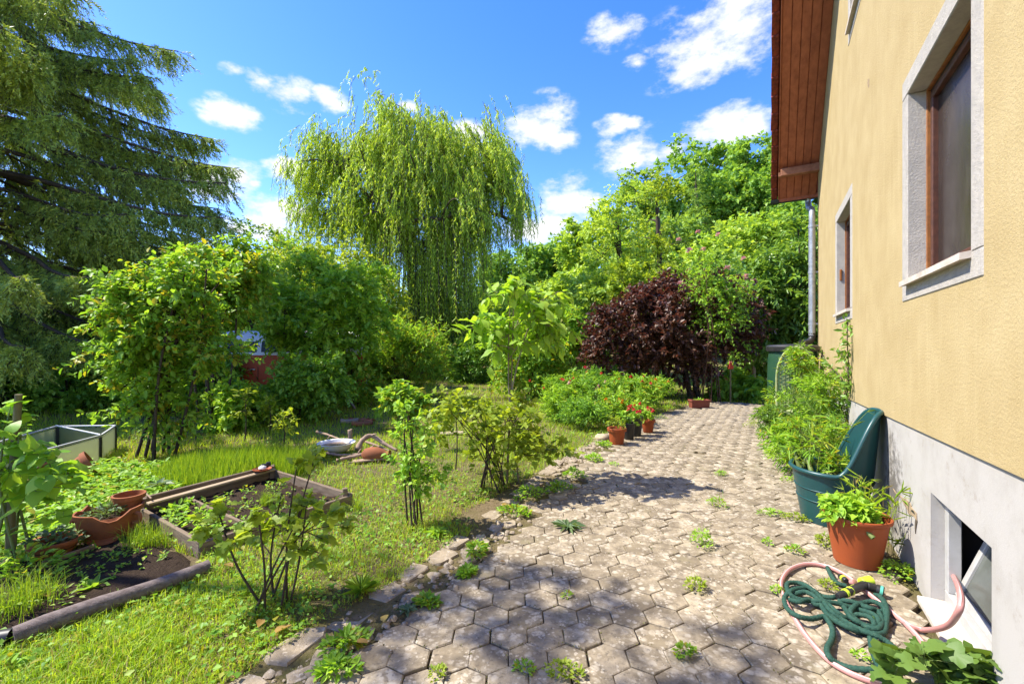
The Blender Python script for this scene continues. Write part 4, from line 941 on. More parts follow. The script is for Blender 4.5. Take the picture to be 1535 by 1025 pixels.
# purple smoke bush, rose, glossy shrub behind the house
bush('purple_shrub', 'large rounded purple leaved shrub at the end of the path', 'shrub', at(1020, 13.6), [(-1.1, 0, 2.25, 1.6, 1.2, 1.25), (.5, 0, 2.3, 1.3, 1.1, 1.25), (-.3, .1, 3.0, 1.5, 1.0, .8), (-2.2, 0, 1.9, .85, .8, .85), (.9, -.2, 1.5, .8, .7, .6), (-.3, -.2, 1.5, 1.5, .9, .6), (-.7, -.3, .95, .9, .6, .45)], 'L_purple', 'stem_dark', 301,
     ncl=185, n_tw=11, L_tw=.58, n_lf=15, lf=(.115, .066), tpl=T_OVAL, stems=9, base_r=.28, tip_r=.010, twig_r=.004, droop=.2, up=.35, lump=.4, inner=.3)
def flowers(root_or_none, name, label, cat, pts, r, m, group=None, parent=None):
    """double blooms built of petals; each bloom one object"""
    g = np.random.default_rng(len(name)+len(pts)); na = NA(); n = 16
    d = rndu(n, g)*np.array([1, 1, .6])+np.array([0, 0, .35]); d = unit(d)
    add_leaves(na, T_OVAL, d*r*.15, d, rndu(n, g)*.3+np.array([0, 0, 1]), np.full(n, r), np.full(n, r*.85), g.random(n)*.9)
    me = na.mesh(name, MAT[m]); out = []
    for p in pts:
        o = inst(name, me, parent, Matrix.Translation(p) @ Matrix.Rotation(R.uniform(0, 6), 4, 'Z') @ Matrix.Scale(R.uniform(.8, 1.15), 4)); out.append(o)
    return out
rose = bush('climbing_rose', 'tall loose rose bush with pink blooms beside the purple shrub', 'rose bush', at(1062, 12.6), [(0, 0, 2.6, .75, .6, .95), (.35, 0, 1.9, .7, .6, .7), (-.2, 0, 3.5, .5, .5, .65), (.5, 0, 3.1, .6, .5, .6)], 'L_mid', 'stem_red', 302,
     ncl=60, n_tw=6, L_tw=.42, n_lf=11, lf=(.085, .048), tpl=T_OVAL, stems=7, base_r=.14, stem_r=.016, tip_r=.006, twig_r=.004, up=.3, inner=.1)
rb = at(1062, 12.6)
flowers(None, 'bloom', None, None, [Vector(P(px, py, 12.0))-Vector(rb) for px, py in ((1054, 374), (1033, 376), (1017, 360), (1020, 425), (1114, 388), (1118, 414), (1090, 402), (1046, 348), (1076, 352))], .085, 'pink_fl', parent=rose)
bush('glossy_shrub', 'tall glossy leaved shrub filling the corner beside the downpipe', 'shrub', at(1172, 14.5), [(0, 0, 1.6, 1.2, 1.0, 1.3), (.2, 0, 3.2, 1.25, 1.0, 1.3), (-.5, 0, 2.6, .8, .7, .9), (.5, 0, 4.5, .9, .8, .8)], 'L_laurel', 'stem_dark', 303,
     ncl=135, n_tw=9, L_tw=.6, n_lf=14, lf=(.22, .07), tpl=T_LANCE, stems=6, base_r=.2, twig_r=.004, droop=.45, up=.1, face_up=1.2, down=.3)
bush('leafy_plant', 'dark big leaved clump at the end of the path beside the trough', 'plant', at(1103, 12.9), [(0, 0, .32, .62, .4, .34)], 'L_dark', 'stem_green', 304, ncl=22, n_tw=6, L_tw=.25, n_lf=6, lf=(.24, .13), tpl=T_OVAL, stems=3, base_r=.05, twig_r=.004)

# sapling with large pale leaves
bush('large_leaved_sapling', 'young tree with very large pale green leaves on thin pale stems', 'tree', at(766, 5.1), [(0, 0, 1.72, .42, .4, .20), (.30, 0, 2.18, .26, .26, .22), (-.32, 0, 1.62, .24, .26, .16), (.40, .1, 1.75, .22, .22, .22), (.05, 0, 2.0, .34, .3, .2)], 'L_cat', 'bark_pale', 305,
     ncl=40, n_tw=5, L_tw=.16, n_lf=4, lf=(.132, .074), tpl=T_CAT, stems=3, base_r=.045, stem_r=.018, tip_r=.006, twig_r=.003, droop=.5, up=.3, leaf_out=1.0, face_up=2.0, down=.45, parts=280, inner=.2, lift=.1)
# currant bushes and saplings in the lawn
bush('currant_bush', 'yellow green currant bush spreading at the edge of the paving', 'bush', at(740, 4.85), [(0, 0, .62, .56, .5, .42), (-.2, 0, .84, .33, .3, .26), (.25, 0, .80, .38, .35, .26), (.5, -.1, .55, .32, .3, .22)], 'L_yellow', 'stem_dark', 306,
     ncl=54, n_tw=5, L_tw=.17, n_lf=6, lf=(.062, .054), tpl=T_LOBED, stems=16, base_r=.075, stem_r=.009, tip_r=.0035, twig_r=.002, droop=.1, up=.5, parts=300, face_up=1.6, inner=.35)
bush('currant_bush', 'sparse young currant bush with open dark stems in the foreground lawn', 'bush', at(404, 2.66), [(-.22, 0, .50, .15, .14, .10), (.02, 0, .74, .10, .12, .20), (.17, .03, .80, .10, .12, .18), (.24, .05, .52, .18, .16, .20), (-.02, 0, .42, .16, .15, .10)], 'L_yellow', 'stem_dark', 307,
     ncl=26, n_tw=4, L_tw=.075, n_lf=4, lf=(.056, .050), tpl=T_LOBED, stems=9, base_r=.042, stem_r=.0085, tip_r=.0028, twig_r=.0016, droop=.1, up=.45, parts=280, face_up=2.2, inner=.5, down=.05, lift=.12)
bush('currant_bush', 'thin upright dark stemmed bush in the lawn beside the paving', 'bush', at(627, 3.86), [(0, 0, .62, .24, .2, .36), (-.06, 0, .95, .16, .14, .14), (.1, 0, .42, .24, .2, .12)], 'L_mid', 'stem_dark', 308,
     ncl=30, n_tw=5, L_tw=.12, n_lf=6, lf=(.046, .036), tpl=T_OVAL, stems=6, base_r=.035, stem_r=.011, tip_r=.003, twig_r=.0016, droop=.05, up=.6, inner=.2, face_up=1.5)
bush('hydrangea_bush', 'small leafy bush with pale top leaves on the far side of the lawn', 'bush', at(607, 8.4), [(0, 0, .52, .40, .3, .26)], 'L_bright', 'stem_dark', 309, ncl=30, n_tw=6, L_tw=.2, n_lf=6, lf=(.115, .07), tpl=T_OVAL, stems=6, base_r=.06, twig_r=.003, up=.7, inner=.3, zmin=.22)
for i, (px, y, h, lab) in enumerate(((367, 7.2, .75, 'thin yellow leaved seedling stalk left of the van shrubs'), (404, 7.9, .55, 'thin seedling with bright leaves in front of the dark shrub'), (683, 5.6, .85, 'single bending stalk left of the sapling'),
                                     (425, 7.0, .5, 'short bright seedling near the enamel basin'), (650, 6.6, .55, 'slim seedling stalk beside the tree stump of the lawn'))):
    bush('seedling', lab if i != 4 else 'slim seedling stalk right of the white basin', 'plant', at(px, y), [(0, 0, h*.8, .10, .08, h*.24)], 'L_yellow', 'stem_dark', 320+i, ncl=6, n_tw=4, L_tw=.12, n_lf=4, lf=(.085, .045), tpl=T_OVAL, base_r=.012, tip_r=.004, trunk=[(0, 0, -.02), (.02, 0, h*.4), (0, .02, h*.85)], twig_r=.002, up=.2, face_up=2)
# flower bed at the left of the path
fb = [(838, 10.6, .75), (868, 10.2, .9), (900, 9.6, .8), (930, 9.9, .85), (955, 10.6, .8), (890, 11.4, 1.0), (845, 9.2, .55), (925, 8.9, .5), (880, 8.4, .4), (975, 11.6, .6)]
fl_lab = ['feathery green perennial at the left end of the flower bed', 'tall perennial with red blooms behind the pots', 'perennial with a few red blooms in the middle of the flower bed', 'bushy perennial with red and pink blooms right of the middle', 'perennial with red blooms nearest the purple shrub',
          'tallest perennial at the back of the flower bed', 'short green perennial at the front left of the bed', 'short perennial right behind the terracotta pot', 'low perennial at the front edge of the flower bed', 'low green perennial before the purple shrub']
for i, (px, y, h) in enumerate(fb):
    pl = bush('perennial', fl_lab[i], 'flower', at(px, y), [(0, 0, h*.55, .42, .35, h*.45)], ('L_mid', 'L_bright', 'L_dark')[i % 3], 'stem_green', 330+i, ncl=32, n_tw=7, L_tw=.26, n_lf=12, lf=(.085, .016 if i % 3 != 1 else .03), tpl=T_LANCE, stems=8, base_r=.08, stem_r=.006, tip_r=.003, twig_r=.002, up=.9, leaf_out=.6, inner=.2, group='perennials in the flower bed')
    if i not in (6, 9, 8):
        g = np.random.default_rng(i); k = 5
        flowers(None, 'bloom', None, None, [Vector((g.normal()*.3, -.15-abs(g.normal())*.15, h*(.75+.3*g.random()))) for _ in range(k)], .042, ('red_fl', 'red_fl', 'pink_fl', 'orange_fl')[i % 4] if i != 1 else 'red_fl', parent=pl)

# weeds and tall plants along the house wall
ww = [(5.75, .52, .62), (6.3, .45, .85), (6.9, .58, 1.0), (7.5, .50, 1.0), (8.0, .42, 1.3), (8.4, .40, 1.4), (9.5, .15, .8), (6.5, .26, .36), (7.4, .20, .38), (8.6, .08, .40)]
wl = ['tall grassy weed against the plinth just behind the green tub', 'second tall weed behind the green tub', 'tall weed with narrow leaves midway along the wall', 'tall weed with narrow leaves below the far window', 'tallest weed below the far window sill', 'weed in front of the rain barrel', 'weed at the corner of the house before the barrel', 'short weed on the paving edge nearest the tub', 'short weed on the paving edge below the far window', 'short weed on the paving edge near the house corner']
for i, (s, n, h) in enumerate(ww):
    p = SN(s, n)
    bush('wall_weed', wl[i], 'weed', p, [(0, 0, h*.5, .17, .17, h*.42), (-.03, 0, h*.9, .12, .12, h*.16)], ('L_bright', 'L_laurel', 'L_bright', 'L_mid')[i % 4], 'stem_green', 350+i, ncl=20, n_tw=5, L_tw=.22, n_lf=9, lf=(.095, .015), tpl=T_LANCE, stems=9, base_r=.09, stem_r=.006, tip_r=.003, twig_r=.0022, up=.9, leaf_out=.65, inner=.2, droop=.35, group='tall weeds along the house wall')
# climber on the wall below the far window
def climber():
    g = np.random.default_rng(5); root = thing('climbing_plant', 'thin climbing plant with dark leaves on the yellow wall under the far window', 'climber', SN(6.25, .76)); b = Vector(SN(6.25, .76))
    wn = NA(); na = NA(); lines = []
    for pts in (((1256, 640), (1262, 610), (1272, 580), (1272, 545), (1270, 510), (1271, 482)), ((1240, 615), (1250, 590), (1262, 570), (1250, 555), (1236, 540), (1228, 522)), ((1262, 600), (1272, 570), (1266, 540), (1258, 525))):
        q = []
        for k, (px, py) in enumerate(pts):
            s, z = wallpt(px, py, .035+.02*math.sin(k*2)); q.append(Vector(SN(s, WALL_N-.035-.02*math.sin(k*2), z))-b)
        q = spline(q, 5); lines.append(q); mb = MB(); mb.tube(q, .006, 5); wn.add_mb(mb)
    wn.build('stem', MAT['stem_dark'], root, True)
    A = np.array([np.array(p) for q in lines for p in q]); n = len(A)*5; A = np.repeat(A, 5, 0)+g.normal(0, .03, (n, 3)); d = rndu(n, g)+np.array([-.5, .2, -.3]); nr = rndu(n, g)+np.array([-.9, .5, .6])
    add_leaves(na, T_OVAL, A, d, nr, g.uniform(.05, .10, n), g.uniform(.025, .05, n), g.random(n)*.9); na.build('foliage', MAT['L_laurel'], root)
climber()

# leafy vine in the bottom right corner
bush('vine_plant', 'broad leaved creeping vine at the foot of the plinth below the cellar window', 'plant', G(1425, 1045), [(0, 0, .08, .13, .09, .05), (-.10, .02, .05, .10, .08, .03), (.07, .06, .09, .07, .06, .05)], 'L_vine', 'stem_green', 371, ncl=16, n_tw=4, L_tw=.08, n_lf=2, lf=(.078, .080), tpl=T_LOBED, stems=3, base_r=.02, tip_r=.003, twig_r=.0022, up=.5, parts=140, face_up=2.2, down=.1, zmin=.03, inner=.2)
# staked bean at the left edge
bs = (X(14, 3.2), 3.2, 0)
st_ = MB(); st_.tube([(0, 0, -.15), (.012, 0, .4), (.03, .01, .85), (.055, .01, 1.2)], [.027, .026, .024, .021], 9); o = st_.build('wooden_stake', MAT['stake'], None, True, loc=bs); tag(o, 'old round wooden stake standing at the left edge of the vegetable bed', 'stake')
bush('bean_plant', 'bean plant with rounded leaves climbing the wooden stake', 'plant', (bs[0]+.06, 3.17, 0), [(.05, 0, .82, .22, .16, .28), (.22, 0, .55, .18, .15, .22), (-.05, 0, 1.05, .15, .12, .12), (-.2, 0, .7, .2, .15, .3)], 'L_mid', 'stem_green', 372, ncl=30, n_tw=3, L_tw=.12, n_lf=3, lf=(.105, .088), tpl=T_HEART, stems=5, base_r=.05, tip_r=.0035, twig_r=.0025, up=.2, parts=240, face_up=1.8, inner=.2)
# shade giving fruit tree just outside the frame on the left
bush('birch_tree', 'tall slender birch with a high crown left of the vegetable bed', 'tree', (-6.9, 3.4, 0), [(0, 0, 8.9, .9, .9, .6), (.3, -.2, 9.5, .6, .6, .45), (-.4, .3, 8.5, .6, .6, .4)], 'L_mid', 'bark_pale', 380, ncl=20, n_tw=6, L_tw=.5, n_lf=10, lf=(.10, .06), tpl=T_OVAL, base_r=.10, trunk=[(0, 0, -.1), (.05, 0, 3.3), (0, .05, 7.9)], twig_r=.003)
# ------------------------------------------------------------------ lawn, weeds in the paving
BEDS = []     # convex quads kept free of grass
A_, B_, C_, E_ = Vector((-3.39, 4.04, 0)), Vector((-2.77, 5.19, 0)), Vector((-1.566, 4.345, 0)), Vector((-2.30, 3.30, 0))
def inside(x, y, quad):
    ok = np.ones(len(x), bool); n = len(quad)
    for k in range(n):
        a, b = quad[k], quad[(k+1) % n]; ok &= ((b[0]-a[0])*(y-a[1])-(b[1]-a[1])*(x-a[0])) < .02
    return ok
QUAD1 = [(p.x, p.y) for p in (A_, B_, C_, E_)]
QUAD2 = [(-3.75, 3.15), (-3.3, 3.75), (-2.35, 3.28), (-2.2, 3.0), (-2.75, 2.35)]
def lawn():
    g = np.random.default_rng(41)
    def field(n, y0, y1, pw, xm=1.22):
        u = g.random(n); y = (y0**(1-pw)+u*(y1**(1-pw)-y0**(1-pw)))**(1/(1-pw)); x = (g.random(n)*2-1)*1.15*xm*y
        nn = x*.8660254-y*.5; s = x*.5+y*.8660254
        edge = np.where(s < 3.2, -2.16, -2.46)+np.maximum(0, s-9.5)*.2+.06*vnoise(x, y, 4)
        ok = (nn < edge) | ((s > 13.7))
        ok &= ~((s > 10.6) & (nn > .7) & (s < 30))|(s > 20)
        ok &= ~inside(x, y, QUAD1) & ~inside(x, y, QUAD2)
        return x[ok], y[ok], nn[ok]
    na = NA()
    # near, fine blades
    x, y, nn = field(230000, 1.7, 6.5, 1.35)
    den = .55+.45*vnoise(x, y, 1.1, .4)+.30*vnoise(x, y, 4.5, 2.); ok = g.random(len(x)) < np.clip(den+.25, .12, 1); x, y = x[ok], y[ok]
    h = (.034+.055*g.random(len(x))**1.6)*(1+.55*vnoise(x, y, 1.6, 1.)+.35*vnoise(x, y, 6, 3)); h = np.clip(h, .012, .16)
    blades(na, x, y, terr(x, y)-.02, h, .0036+.0030*g.random(len(x)), g, 1.2, 2)
    # farther, coarser blades
    x, y, nn = field(150000, 6.0, 34, 1.25)
    h = (.06+.05*g.random(len(x)))*(1+.5*vnoise(x, y, .8, 1.)); h = np.clip(h, .03, .2)*(1+.025*y)
    blades(na, x, y, terr(x, y)-.03, h, .0018*y*(.7+.6*g.random(len(x))), g, .9, 1)
    tag(na.build('lawn_grass', MAT['L_grass']), kind='stuff')
    # creeping leaves through the lawn
    na = NA(); x, y, nn = field(125000, 1.7, 9.5, 1.35)
    m = vnoise(x, y, .9, 5.)+.7*vnoise(x, y, 3.1, 2.)+np.where(nn > -3.0, .35, 0)+np.where((y > 5) & (x < -1.5), -.1, 0); ok = g.random(len(x)) < np.clip(.30+.75*m, .03, 1); x, y = x[ok], y[ok]; n = len(x)
    z = -.015+(.015+.05*g.random(n))*(1+.8*vnoise(x, y, 2.3, 2)); pos = np.stack([x, y, np.maximum(z, -.01)+terr(x, y)], -1)
    d = rndu(n, g)*np.array([1, 1, .35]); L = (.009+.036*g.random(n)**2.2)*(1+.05*y)
    add_leaves(na, T_DIA, pos, d, rndu(n, g)*.5+np.array([0, 0, 1.]), L, L*g.uniform(.5, .8, n), g.random(n)*.99); tag(na.build('ground_cover', MAT['L_clover']), kind='stuff')
    # dry thatch
    na = NA(); x, y, nn = field(60000, 1.7, 7, 1.35); ok = g.random(len(x)) < np.clip(.25-.6*vnoise(x, y, 1.1, .4)+.3*vnoise(x, y, 5, 7), 0, 1); x, y = x[ok], y[ok]
    blades(na, x, y, np.full(len(x), -.012), np.full(len(x), .035), np.full(len(x), .003), g, 2.2, 2); tag(na.build('dry_grass', MAT['dead_leaf']), kind='stuff')
lawn()
def tall_grass():
    g = np.random.default_rng(43); n = 15000; x = g.uniform(-4.1, -2.5, n); y = g.uniform(4.6, 6.6, n)
    c = (-3.25, 5.35); d = ((x-c[0])/.95+ (y-c[1])*.25)**2+((y-c[1])/.75-(x-c[0])*.25)**2; ok = (d < 1+.3*vnoise(x, y, 4)) & ~inside(x, y, QUAD1); x, y, d = x[ok], y[ok], d[ok]
    na = NA(); blades(na, x, y, np.full(len(x), -.03), (.36-.12*d)*(.6+.6*g.random(len(x))), .0045+.004*g.random(len(x)), g, .35, 2)
    tag(na.build('tall_grass', MAT['L_tallgrass']), kind='stuff')
    na = NA(); n = 5200; x = g.uniform(-5.3, -3.3, n); y = g.uniform(3.3, 5.6, n); ok = (x+.62*y < -.55) & ~inside(x, y, QUAD2) & ~inside(x, y, QUAD1); x, y = x[ok], y[ok]; n = len(x)
    z = .03+.13*g.random(n)*(1+.6*vnoise(x, y, 3)); L = g.uniform(.045, .085, n)
    add_leaves(na, T_OVAL, np.stack([x, y, z], -1), rndu(n, g)*np.array([1, 1, .3]), rndu(n, g)*.4+np.array([0, 0, 1.2]), L, L*.62, g.random(n)*.9); tag(na.build('vegetable_leaves', MAT['L_bright']), kind='stuff')
tall_grass()

def weed(name, label, cat, p, r, h, n, m, seed, lf=(.03, .014), tpl=T_OVAL, group=None, grass=0, upright=.5):
    g = np.random.default_rng(seed); na = NA(); a = g.random(n)*6.28; q = np.sqrt(g.random(n))*r*(1+.35*np.sin(a*2+seed)); z = h*(1-.6*q/r)*g.random(n)**.6+.004
    pos = np.stack([np.cos(a)*q, np.sin(a)*q*.85, z], -1); d = np.stack([np.cos(a), np.sin(a), np.full(n, upright)], -1)+rndu(n, g)*.7
    sz = g.uniform(.7, 1.25, n); add_leaves(na, tpl, pos, d, rndu(n, g)*.5+np.array([0, 0, 1]), lf[0]*sz, lf[1]*sz, g.random(n)*.98)
    if grass: blades(na, g.normal(0, r*.4, grass), g.normal(0, r*.4, grass), np.full(grass, -.01), h*(.8+1.2*g.random(grass)), np.full(grass, .003), g, .8, 2)
    o = na.build(name, MAT[m]); o.location = p; tag(o, label, cat, group); return o
def rosette(name, label, cat, p, r, n, m, seed, w=.28, lift=.35, group=None):
    g = np.random.default_rng(seed); root = thing(name, label, cat, p, 0, group); me = leaf_meshes(T_LANCE, m)
    for k in range(n):
        a = k*2.4+g.normal(0, .15); up = lift*(.4+1.2*k/n); L = r*(1.05-.35*k/n)*g.uniform(.85, 1.1); d = Vector((math.cos(a), math.sin(a), up)).normalized(); y = Vector((-math.sin(a), math.cos(a), 0)); z = d.cross(y)
        m4 = Matrix(((d.x, y.x, z.x, 0), (d.y, y.y, z.y, 0), (d.z, y.z, z.z, .006), (0, 0, 0, 1))); inst('leaf', me[k % 4], root, m4 @ Matrix.Diagonal((L, L*w, L, 1)))
    return root
rosette('rosette_weed', 'large blue green rosette weed on the shaded part of the paving', 'weed', G(850, 790), .15, 22, 'L_bluegreen', 1, .22, .35)
rosette('rosette_weed', 'small blue green rosette weed on the broken kerb near the lower left', 'weed', G(609, 915), .075, 13, 'L_bluegreen', 2, .3, .3)
rosette('rosette_weed', 'bright long leaved rosette in the lawn beside the broken kerb', 'weed', G(541, 888), .15, 30, 'L_tallgrass', 3, .16, .9)
rosette('seedling_clump', 'big smooth leaved seedling in the soil behind the round pole', 'plant', G(140, 882), .12, 8, 'L_bright', 4, .36, .9)
rosette('rosette_weed', 'dark toothed rosette weed under the thin upright bush', 'weed', G(655, 800), .12, 18, 'L_mid', 5, .25, .5)
rosette('seedling_clump', 'pale big leaved seedling behind the broken clay pot', 'plant', tuple(Vector(G(205, 770))+Vector((0, .25, .18))), .15, 9, 'L_bluegreen', 6, .4, .5)
GW = 'weeds in the joints of the paving'
wd = [  # px, py, radius, height, leaves, label
 (1075, 758, .075, .10, 90, 'weed tuft in the joint level with the green tub'), (1052, 815, .085, .13, 120, 'taller weed tuft in the middle of the paving'), (1043, 880, .075, .06, 90, 'flat weed along a joint left of the hoses'), (1027, 980, .045, .045, 90, 'bright round weed cushion in front of a missing paver'),
 (1155, 770, .09, .04, 110, 'low creeping weed running towards the green tub'), (1195, 778, .10, .05, 140, 'thicker creeping weed at the foot of the green tub'), (1192, 828, .055, .06, 90, 'weed cushion left of the terracotta pot'), (1150, 815, .035, .04, 50, 'small weed cushion halfway between paving middle and terracotta pot'),
 (1237, 815, .075, .08, 140, 'creeping weed squeezed between tub and terracotta pot'), (1345, 862, .11, .10, 190, 'bushy weed right of the terracotta pot against the plinth'), (1166, 888, .035, .04, 50, 'small weed beside the pink hose loop'), (845, 1010, .07, .05, 110, 'mossy weed at the lower edge of the picture'), (785, 1005, .04, .045, 60, 'small mossy weed left of the one at the lower edge'),
 (1290, 985, .03, .03, 40, 'small weed inside the hose coil'), (655, 1012, .04, .035, 50, 'small weed at the lower left of the paving'), (850, 893, .03, .02, 30, 'tiny weed on the shaded paving'), (1080, 712, .06, .06, 60, 'weed tuft in the paving level with the plinth step'), (1130, 640, .16, .16, 150, 'pale weed in the paving near the far end'),
 (1165, 690, .14, .12, 130, 'yellowing weed beside the tall wall weeds'), (920, 697, .06, .045, 60, 'small weed in front of the terracotta flower pot'), (1240, 880, .05, .05, 60, 'weed cushion at the foot of the terracotta pot'), (1312, 935, .03, .03, 40, 'small weed right of the spray nozzle'), (1180, 720, .07, .05, 60, 'weed by the reddish paver near the tub'), (1120, 588, .25, .1, 120, 'weeds at the far end of the path'), (990, 628, .12, .12, 90, 'weed at the kerb beyond the flower pots'), (1000, 612, .13, .1, 120, 'weeds along the far kerb before the purple shrub'),(1385, 1000,.05,.04,40,'small weed beneath the creeping vine')]
for i, (px, py, r, h, n, lab) in enumerate(wd):
    weed('joint_weed', lab, 'weed', G(px, py), r, h, int(n*1.25), ('L_bright', 'L_mid', 'L_yellow')[i % 3], 500+i, lf=(.020+.05*r, .011+.026*r), tpl=T_OVAL, group=GW, grass=(18 if i in (0, 1, 2, 16, 17, 18) else 0))
# leafy weeds on the broken kerb
kw = [(795, 745, .16, .12), (840, 735, .12, .10), (860, 715, .10, .12), (770, 770, .12, .08), (890, 690, .10, .10), (715, 830, .08, .09), (700, 860, .05, .04), (520, 965, .09, .05), (505, 1005, .08, .05), (640, 905, .05, .04), (905, 668, .1, .08)]
kl = ['leafy weed on the kerb in front of the spreading currant bush', 'leafy weed on the kerb just right of the currant bush base', 'leafy weed on the kerb before the row of pots', 'dark leafy weed below the currant bush at the shaded paving', 'leafy weed on the kerb left of the nearest terracotta pot', 'leafy weed on the kerb beside the thin upright bush', 'tiny weed among the kerb rubble below the thin upright bush', 'mossy weed on the lower kerb beside the brown leaves', 'moss like weed at the bottom end of the kerb', 'small weed above the small rosette on the kerb', 'leafy weed at the foot of the pale boulder']
for i, (px, py, r, h) in enumerate(kw):
    weed('kerb_weed', kl[i], 'weed', G(px, py), r, h, 150, ('L_mid', 'L_bright')[i % 2], 540+i, lf=(.042, .022), group='weeds over the broken kerb', grass=14)
gt = [(560, 775, .05, .12), (300, 800, .0, 0)]
weed('grass_tuft', 'tuft of green grass at the right corner of the plank bed', 'grass tuft', G(536, 765), .05, .10, 8, 'L_tallgrass', 560, grass=90)
# fallen leaves
g_ = np.random.default_rng(9)
for i, (px, py, lab, s_) in enumerate(((749, 844, 'round yellow fallen leaf on the shaded paving', .028), (655, 862, 'brown curled leaf on the kerb stones', .05), (677, 862, 'pale fallen leaf on the kerb near the paving', .035), (552, 972, 'brown leaf at the lower left kerb', .06), (438, 944, 'yellow brown leaf in the grass near the lower left kerb', .075), (393, 935, 'curled brown leaf in the lawn near the lower edge', .05), (335, 852, 'large pale dry leaf in the lawn below the sparse currant bush', .06), (752, 762, 'orange brown leaf beside the spreading currant bush', .05), (575, 940, 'thin brown leaf on the lower kerb', .05), (72, 902, 'pale dry leaf on the soil behind the pole', .07))):
    na = NA(); add_leaves(na, T_OVAL, np.zeros((1, 3)), np.array([[math.cos(i), math.sin(i), .12]]), np.array([[.25*math.sin(i*3), .2, 1.]]), np.array([s_*1.5]), np.array([s_*1.0]), np.array([(i*.37) % 1])); o = na.build('fallen_leaf', MAT['dead_leaf']); o.location = Vector(G(px, py))+Vector((0, 0, .015 if i in (0, 2) else .03)); tag(o, lab, 'leaf')

def rubble():
    g = np.random.default_rng(61); na = NA(); n = 900; s = g.uniform(-.4, 9.5, n); nb = np.where(s < 3.2, -1.93, -1.93-.4*np.minimum(1, np.maximum(0, s-3.2)/2.2)); nn = nb+g.normal(0, .11, n); sz = g.uniform(.006, .026, n)
    x = s*.5+nn*.8660254; y = s*.8660254-nn*.5
    base = np.array([(-1,-.7,0),(1,-.8,0),(.9,.8,0),(-.8,.9,0),(-.6,-.4,.7),(.6,-.5,.6),(.5,.5,.7),(-.5,.5,.55)]); a = g.random(n)*6.28; c, sn = np.cos(a), np.sin(a); v = base[None]*sz[:, None, None]*g.uniform(.7, 1.3, (n, 1, 3))
    v = np.stack([v[..., 0]*c[:, None]-v[..., 1]*sn[:, None]+x[:, None], v[..., 0]*sn[:, None]+v[..., 1]*c[:, None]+y[:, None], v[..., 2]-.022+.02*g.random((n, 1))], -1)
    na.add(v, [(4,5,6,7),(0,1,5,4),(1,2,6,5),(2,3,7,6),(3,0,4,7)], g.random(n)); tag(na.build('kerb_rubble', MAT['edge']), kind='stuff')
    na = NA(); n = 42000; s = -.6+13.6*g.random(n)**1.5; nn = g.uniform(-2.1, .8, n); ph = vnoise(s, nn, 2.2); ok = g.random(n) < np.clip(.14+.42*ph+.5*(nn < np.where(s < 3.2, -1.75, -2.15)), 0, 1); s, nn = s[ok], nn[ok]
    # keep moss to the joints: snap to the nearest hexagon edge
    PRr = PW/math.sqrt(3); i = np.round((nn+.02)/(1.5*PRr)); sc = s-np.where(i % 2 == 1, PW/2, 0); j = np.round(sc/PW); ds = sc-j*PW; dn = nn+.02-i*1.5*PRr
    ang = np.round(np.arctan2(dn, ds)/(np.pi/3))*np.pi/3; ap = PW/2+.001; pr = ds*np.cos(ang)+dn*np.sin(ang); ds = ds+(ap-pr)*np.cos(ang); dn = dn+(ap-pr)*np.sin(ang)
    s = j*PW+np.where(i % 2 == 1, PW/2, 0)+ds+g.normal(0, .004, len(s)); nn = i*1.5*PRr-.02+dn+g.normal(0, .004, len(s))
    x = s*.5+nn*.8660254; y = s*.8660254-nn*.5; m = len(x)
    L = g.uniform(.006, .014, m); add_leaves(na, T_DIA, np.stack([x, y, -.006+.010*g.random(m)], -1), rndu(m, g)+np.array([0, 0, .5]), rndu(m, g)*.5+np.array([0, 0, 1]), L, L*.6, g.random(m)*.99); tag(na.build('joint_moss', MAT['L_moss']), kind='stuff')
rubble()
# ------------------------------------------------------------------ objects
def hose_tube(name, pts, r, m, parent, sides=8): 
    mb = MB(); mb.tube(pts, r, sides); return mb.build(name, MAT[m], parent, True, 180)
# flower pots
def pot(name, label, p, rt, rb, h, m, rim=.028, rimh=.05, group=None, soil=True, rz=0.0, lipped=True, wob=0.0, seg=28):
    root = thing(name, label, 'flower pot', p, rz, group)
    prof = [(rb*.94, 0), (rb, .006)]
    if lipped: prof += [(rb+(rt-rb)*(1-rimh/h), h-rimh), (rt*1.0+rim*.5, h-rimh+.004), (rt+rim*.62, h-.006), (rt+rim*.45, h)]
    else: prof += [(rt, h-.012), (rt+.006, h-.004), (rt+.002, h)]
    prof += [(rt-.012, h-.001), (rt-.018, h-.02), (rt-.03-(rt-rb)*.2, h-.09 if h > .12 else h*.5)]
    mb = MB(); mb.lathe(prof, seg, wob=wob); mb.build('pot_body', MAT[m], root, True, 35)
    if soil:
        sm = MB(); zs = h-.045; sm.lathe([(rt-.02, zs-.02), (rt-.022, zs), (rt*.6, zs+.012), (.02, zs+.016)], 18, cap=False); sm.build('soil', MAT['soil'], root, True)
    return root
GP = 'small pots lined up at the path edge'
p1_ = Vector((1.66, 7.08, 0)); p2_ = Vector((1.94, 7.42, 0)); p3_ = Vector((2.13, 7.72, 0)); p4_ = Vector((2.44, 8.02, 0))
pot('flower_pot', 'terracotta pot nearest the camera in the row at the path edge', p1_, .135, .105, .25, 'terra', group=GP)
pot('flower_pot', 'small black plastic pot beside the nearest terracotta pot', p2_, .10, .075, .27, 'black_pl', rim=.02, rimh=.03, group=GP)
pot('flower_pot', 'larger black plastic pot, third in the row at the path edge', p3_, .125, .095, .33, 'black_pl', rim=.02, rimh=.035, group=GP)
pot('flower_pot', 'smaller terracotta pot at the far end of the row', p4_, .115, .085, .23, 'terra', group=GP)
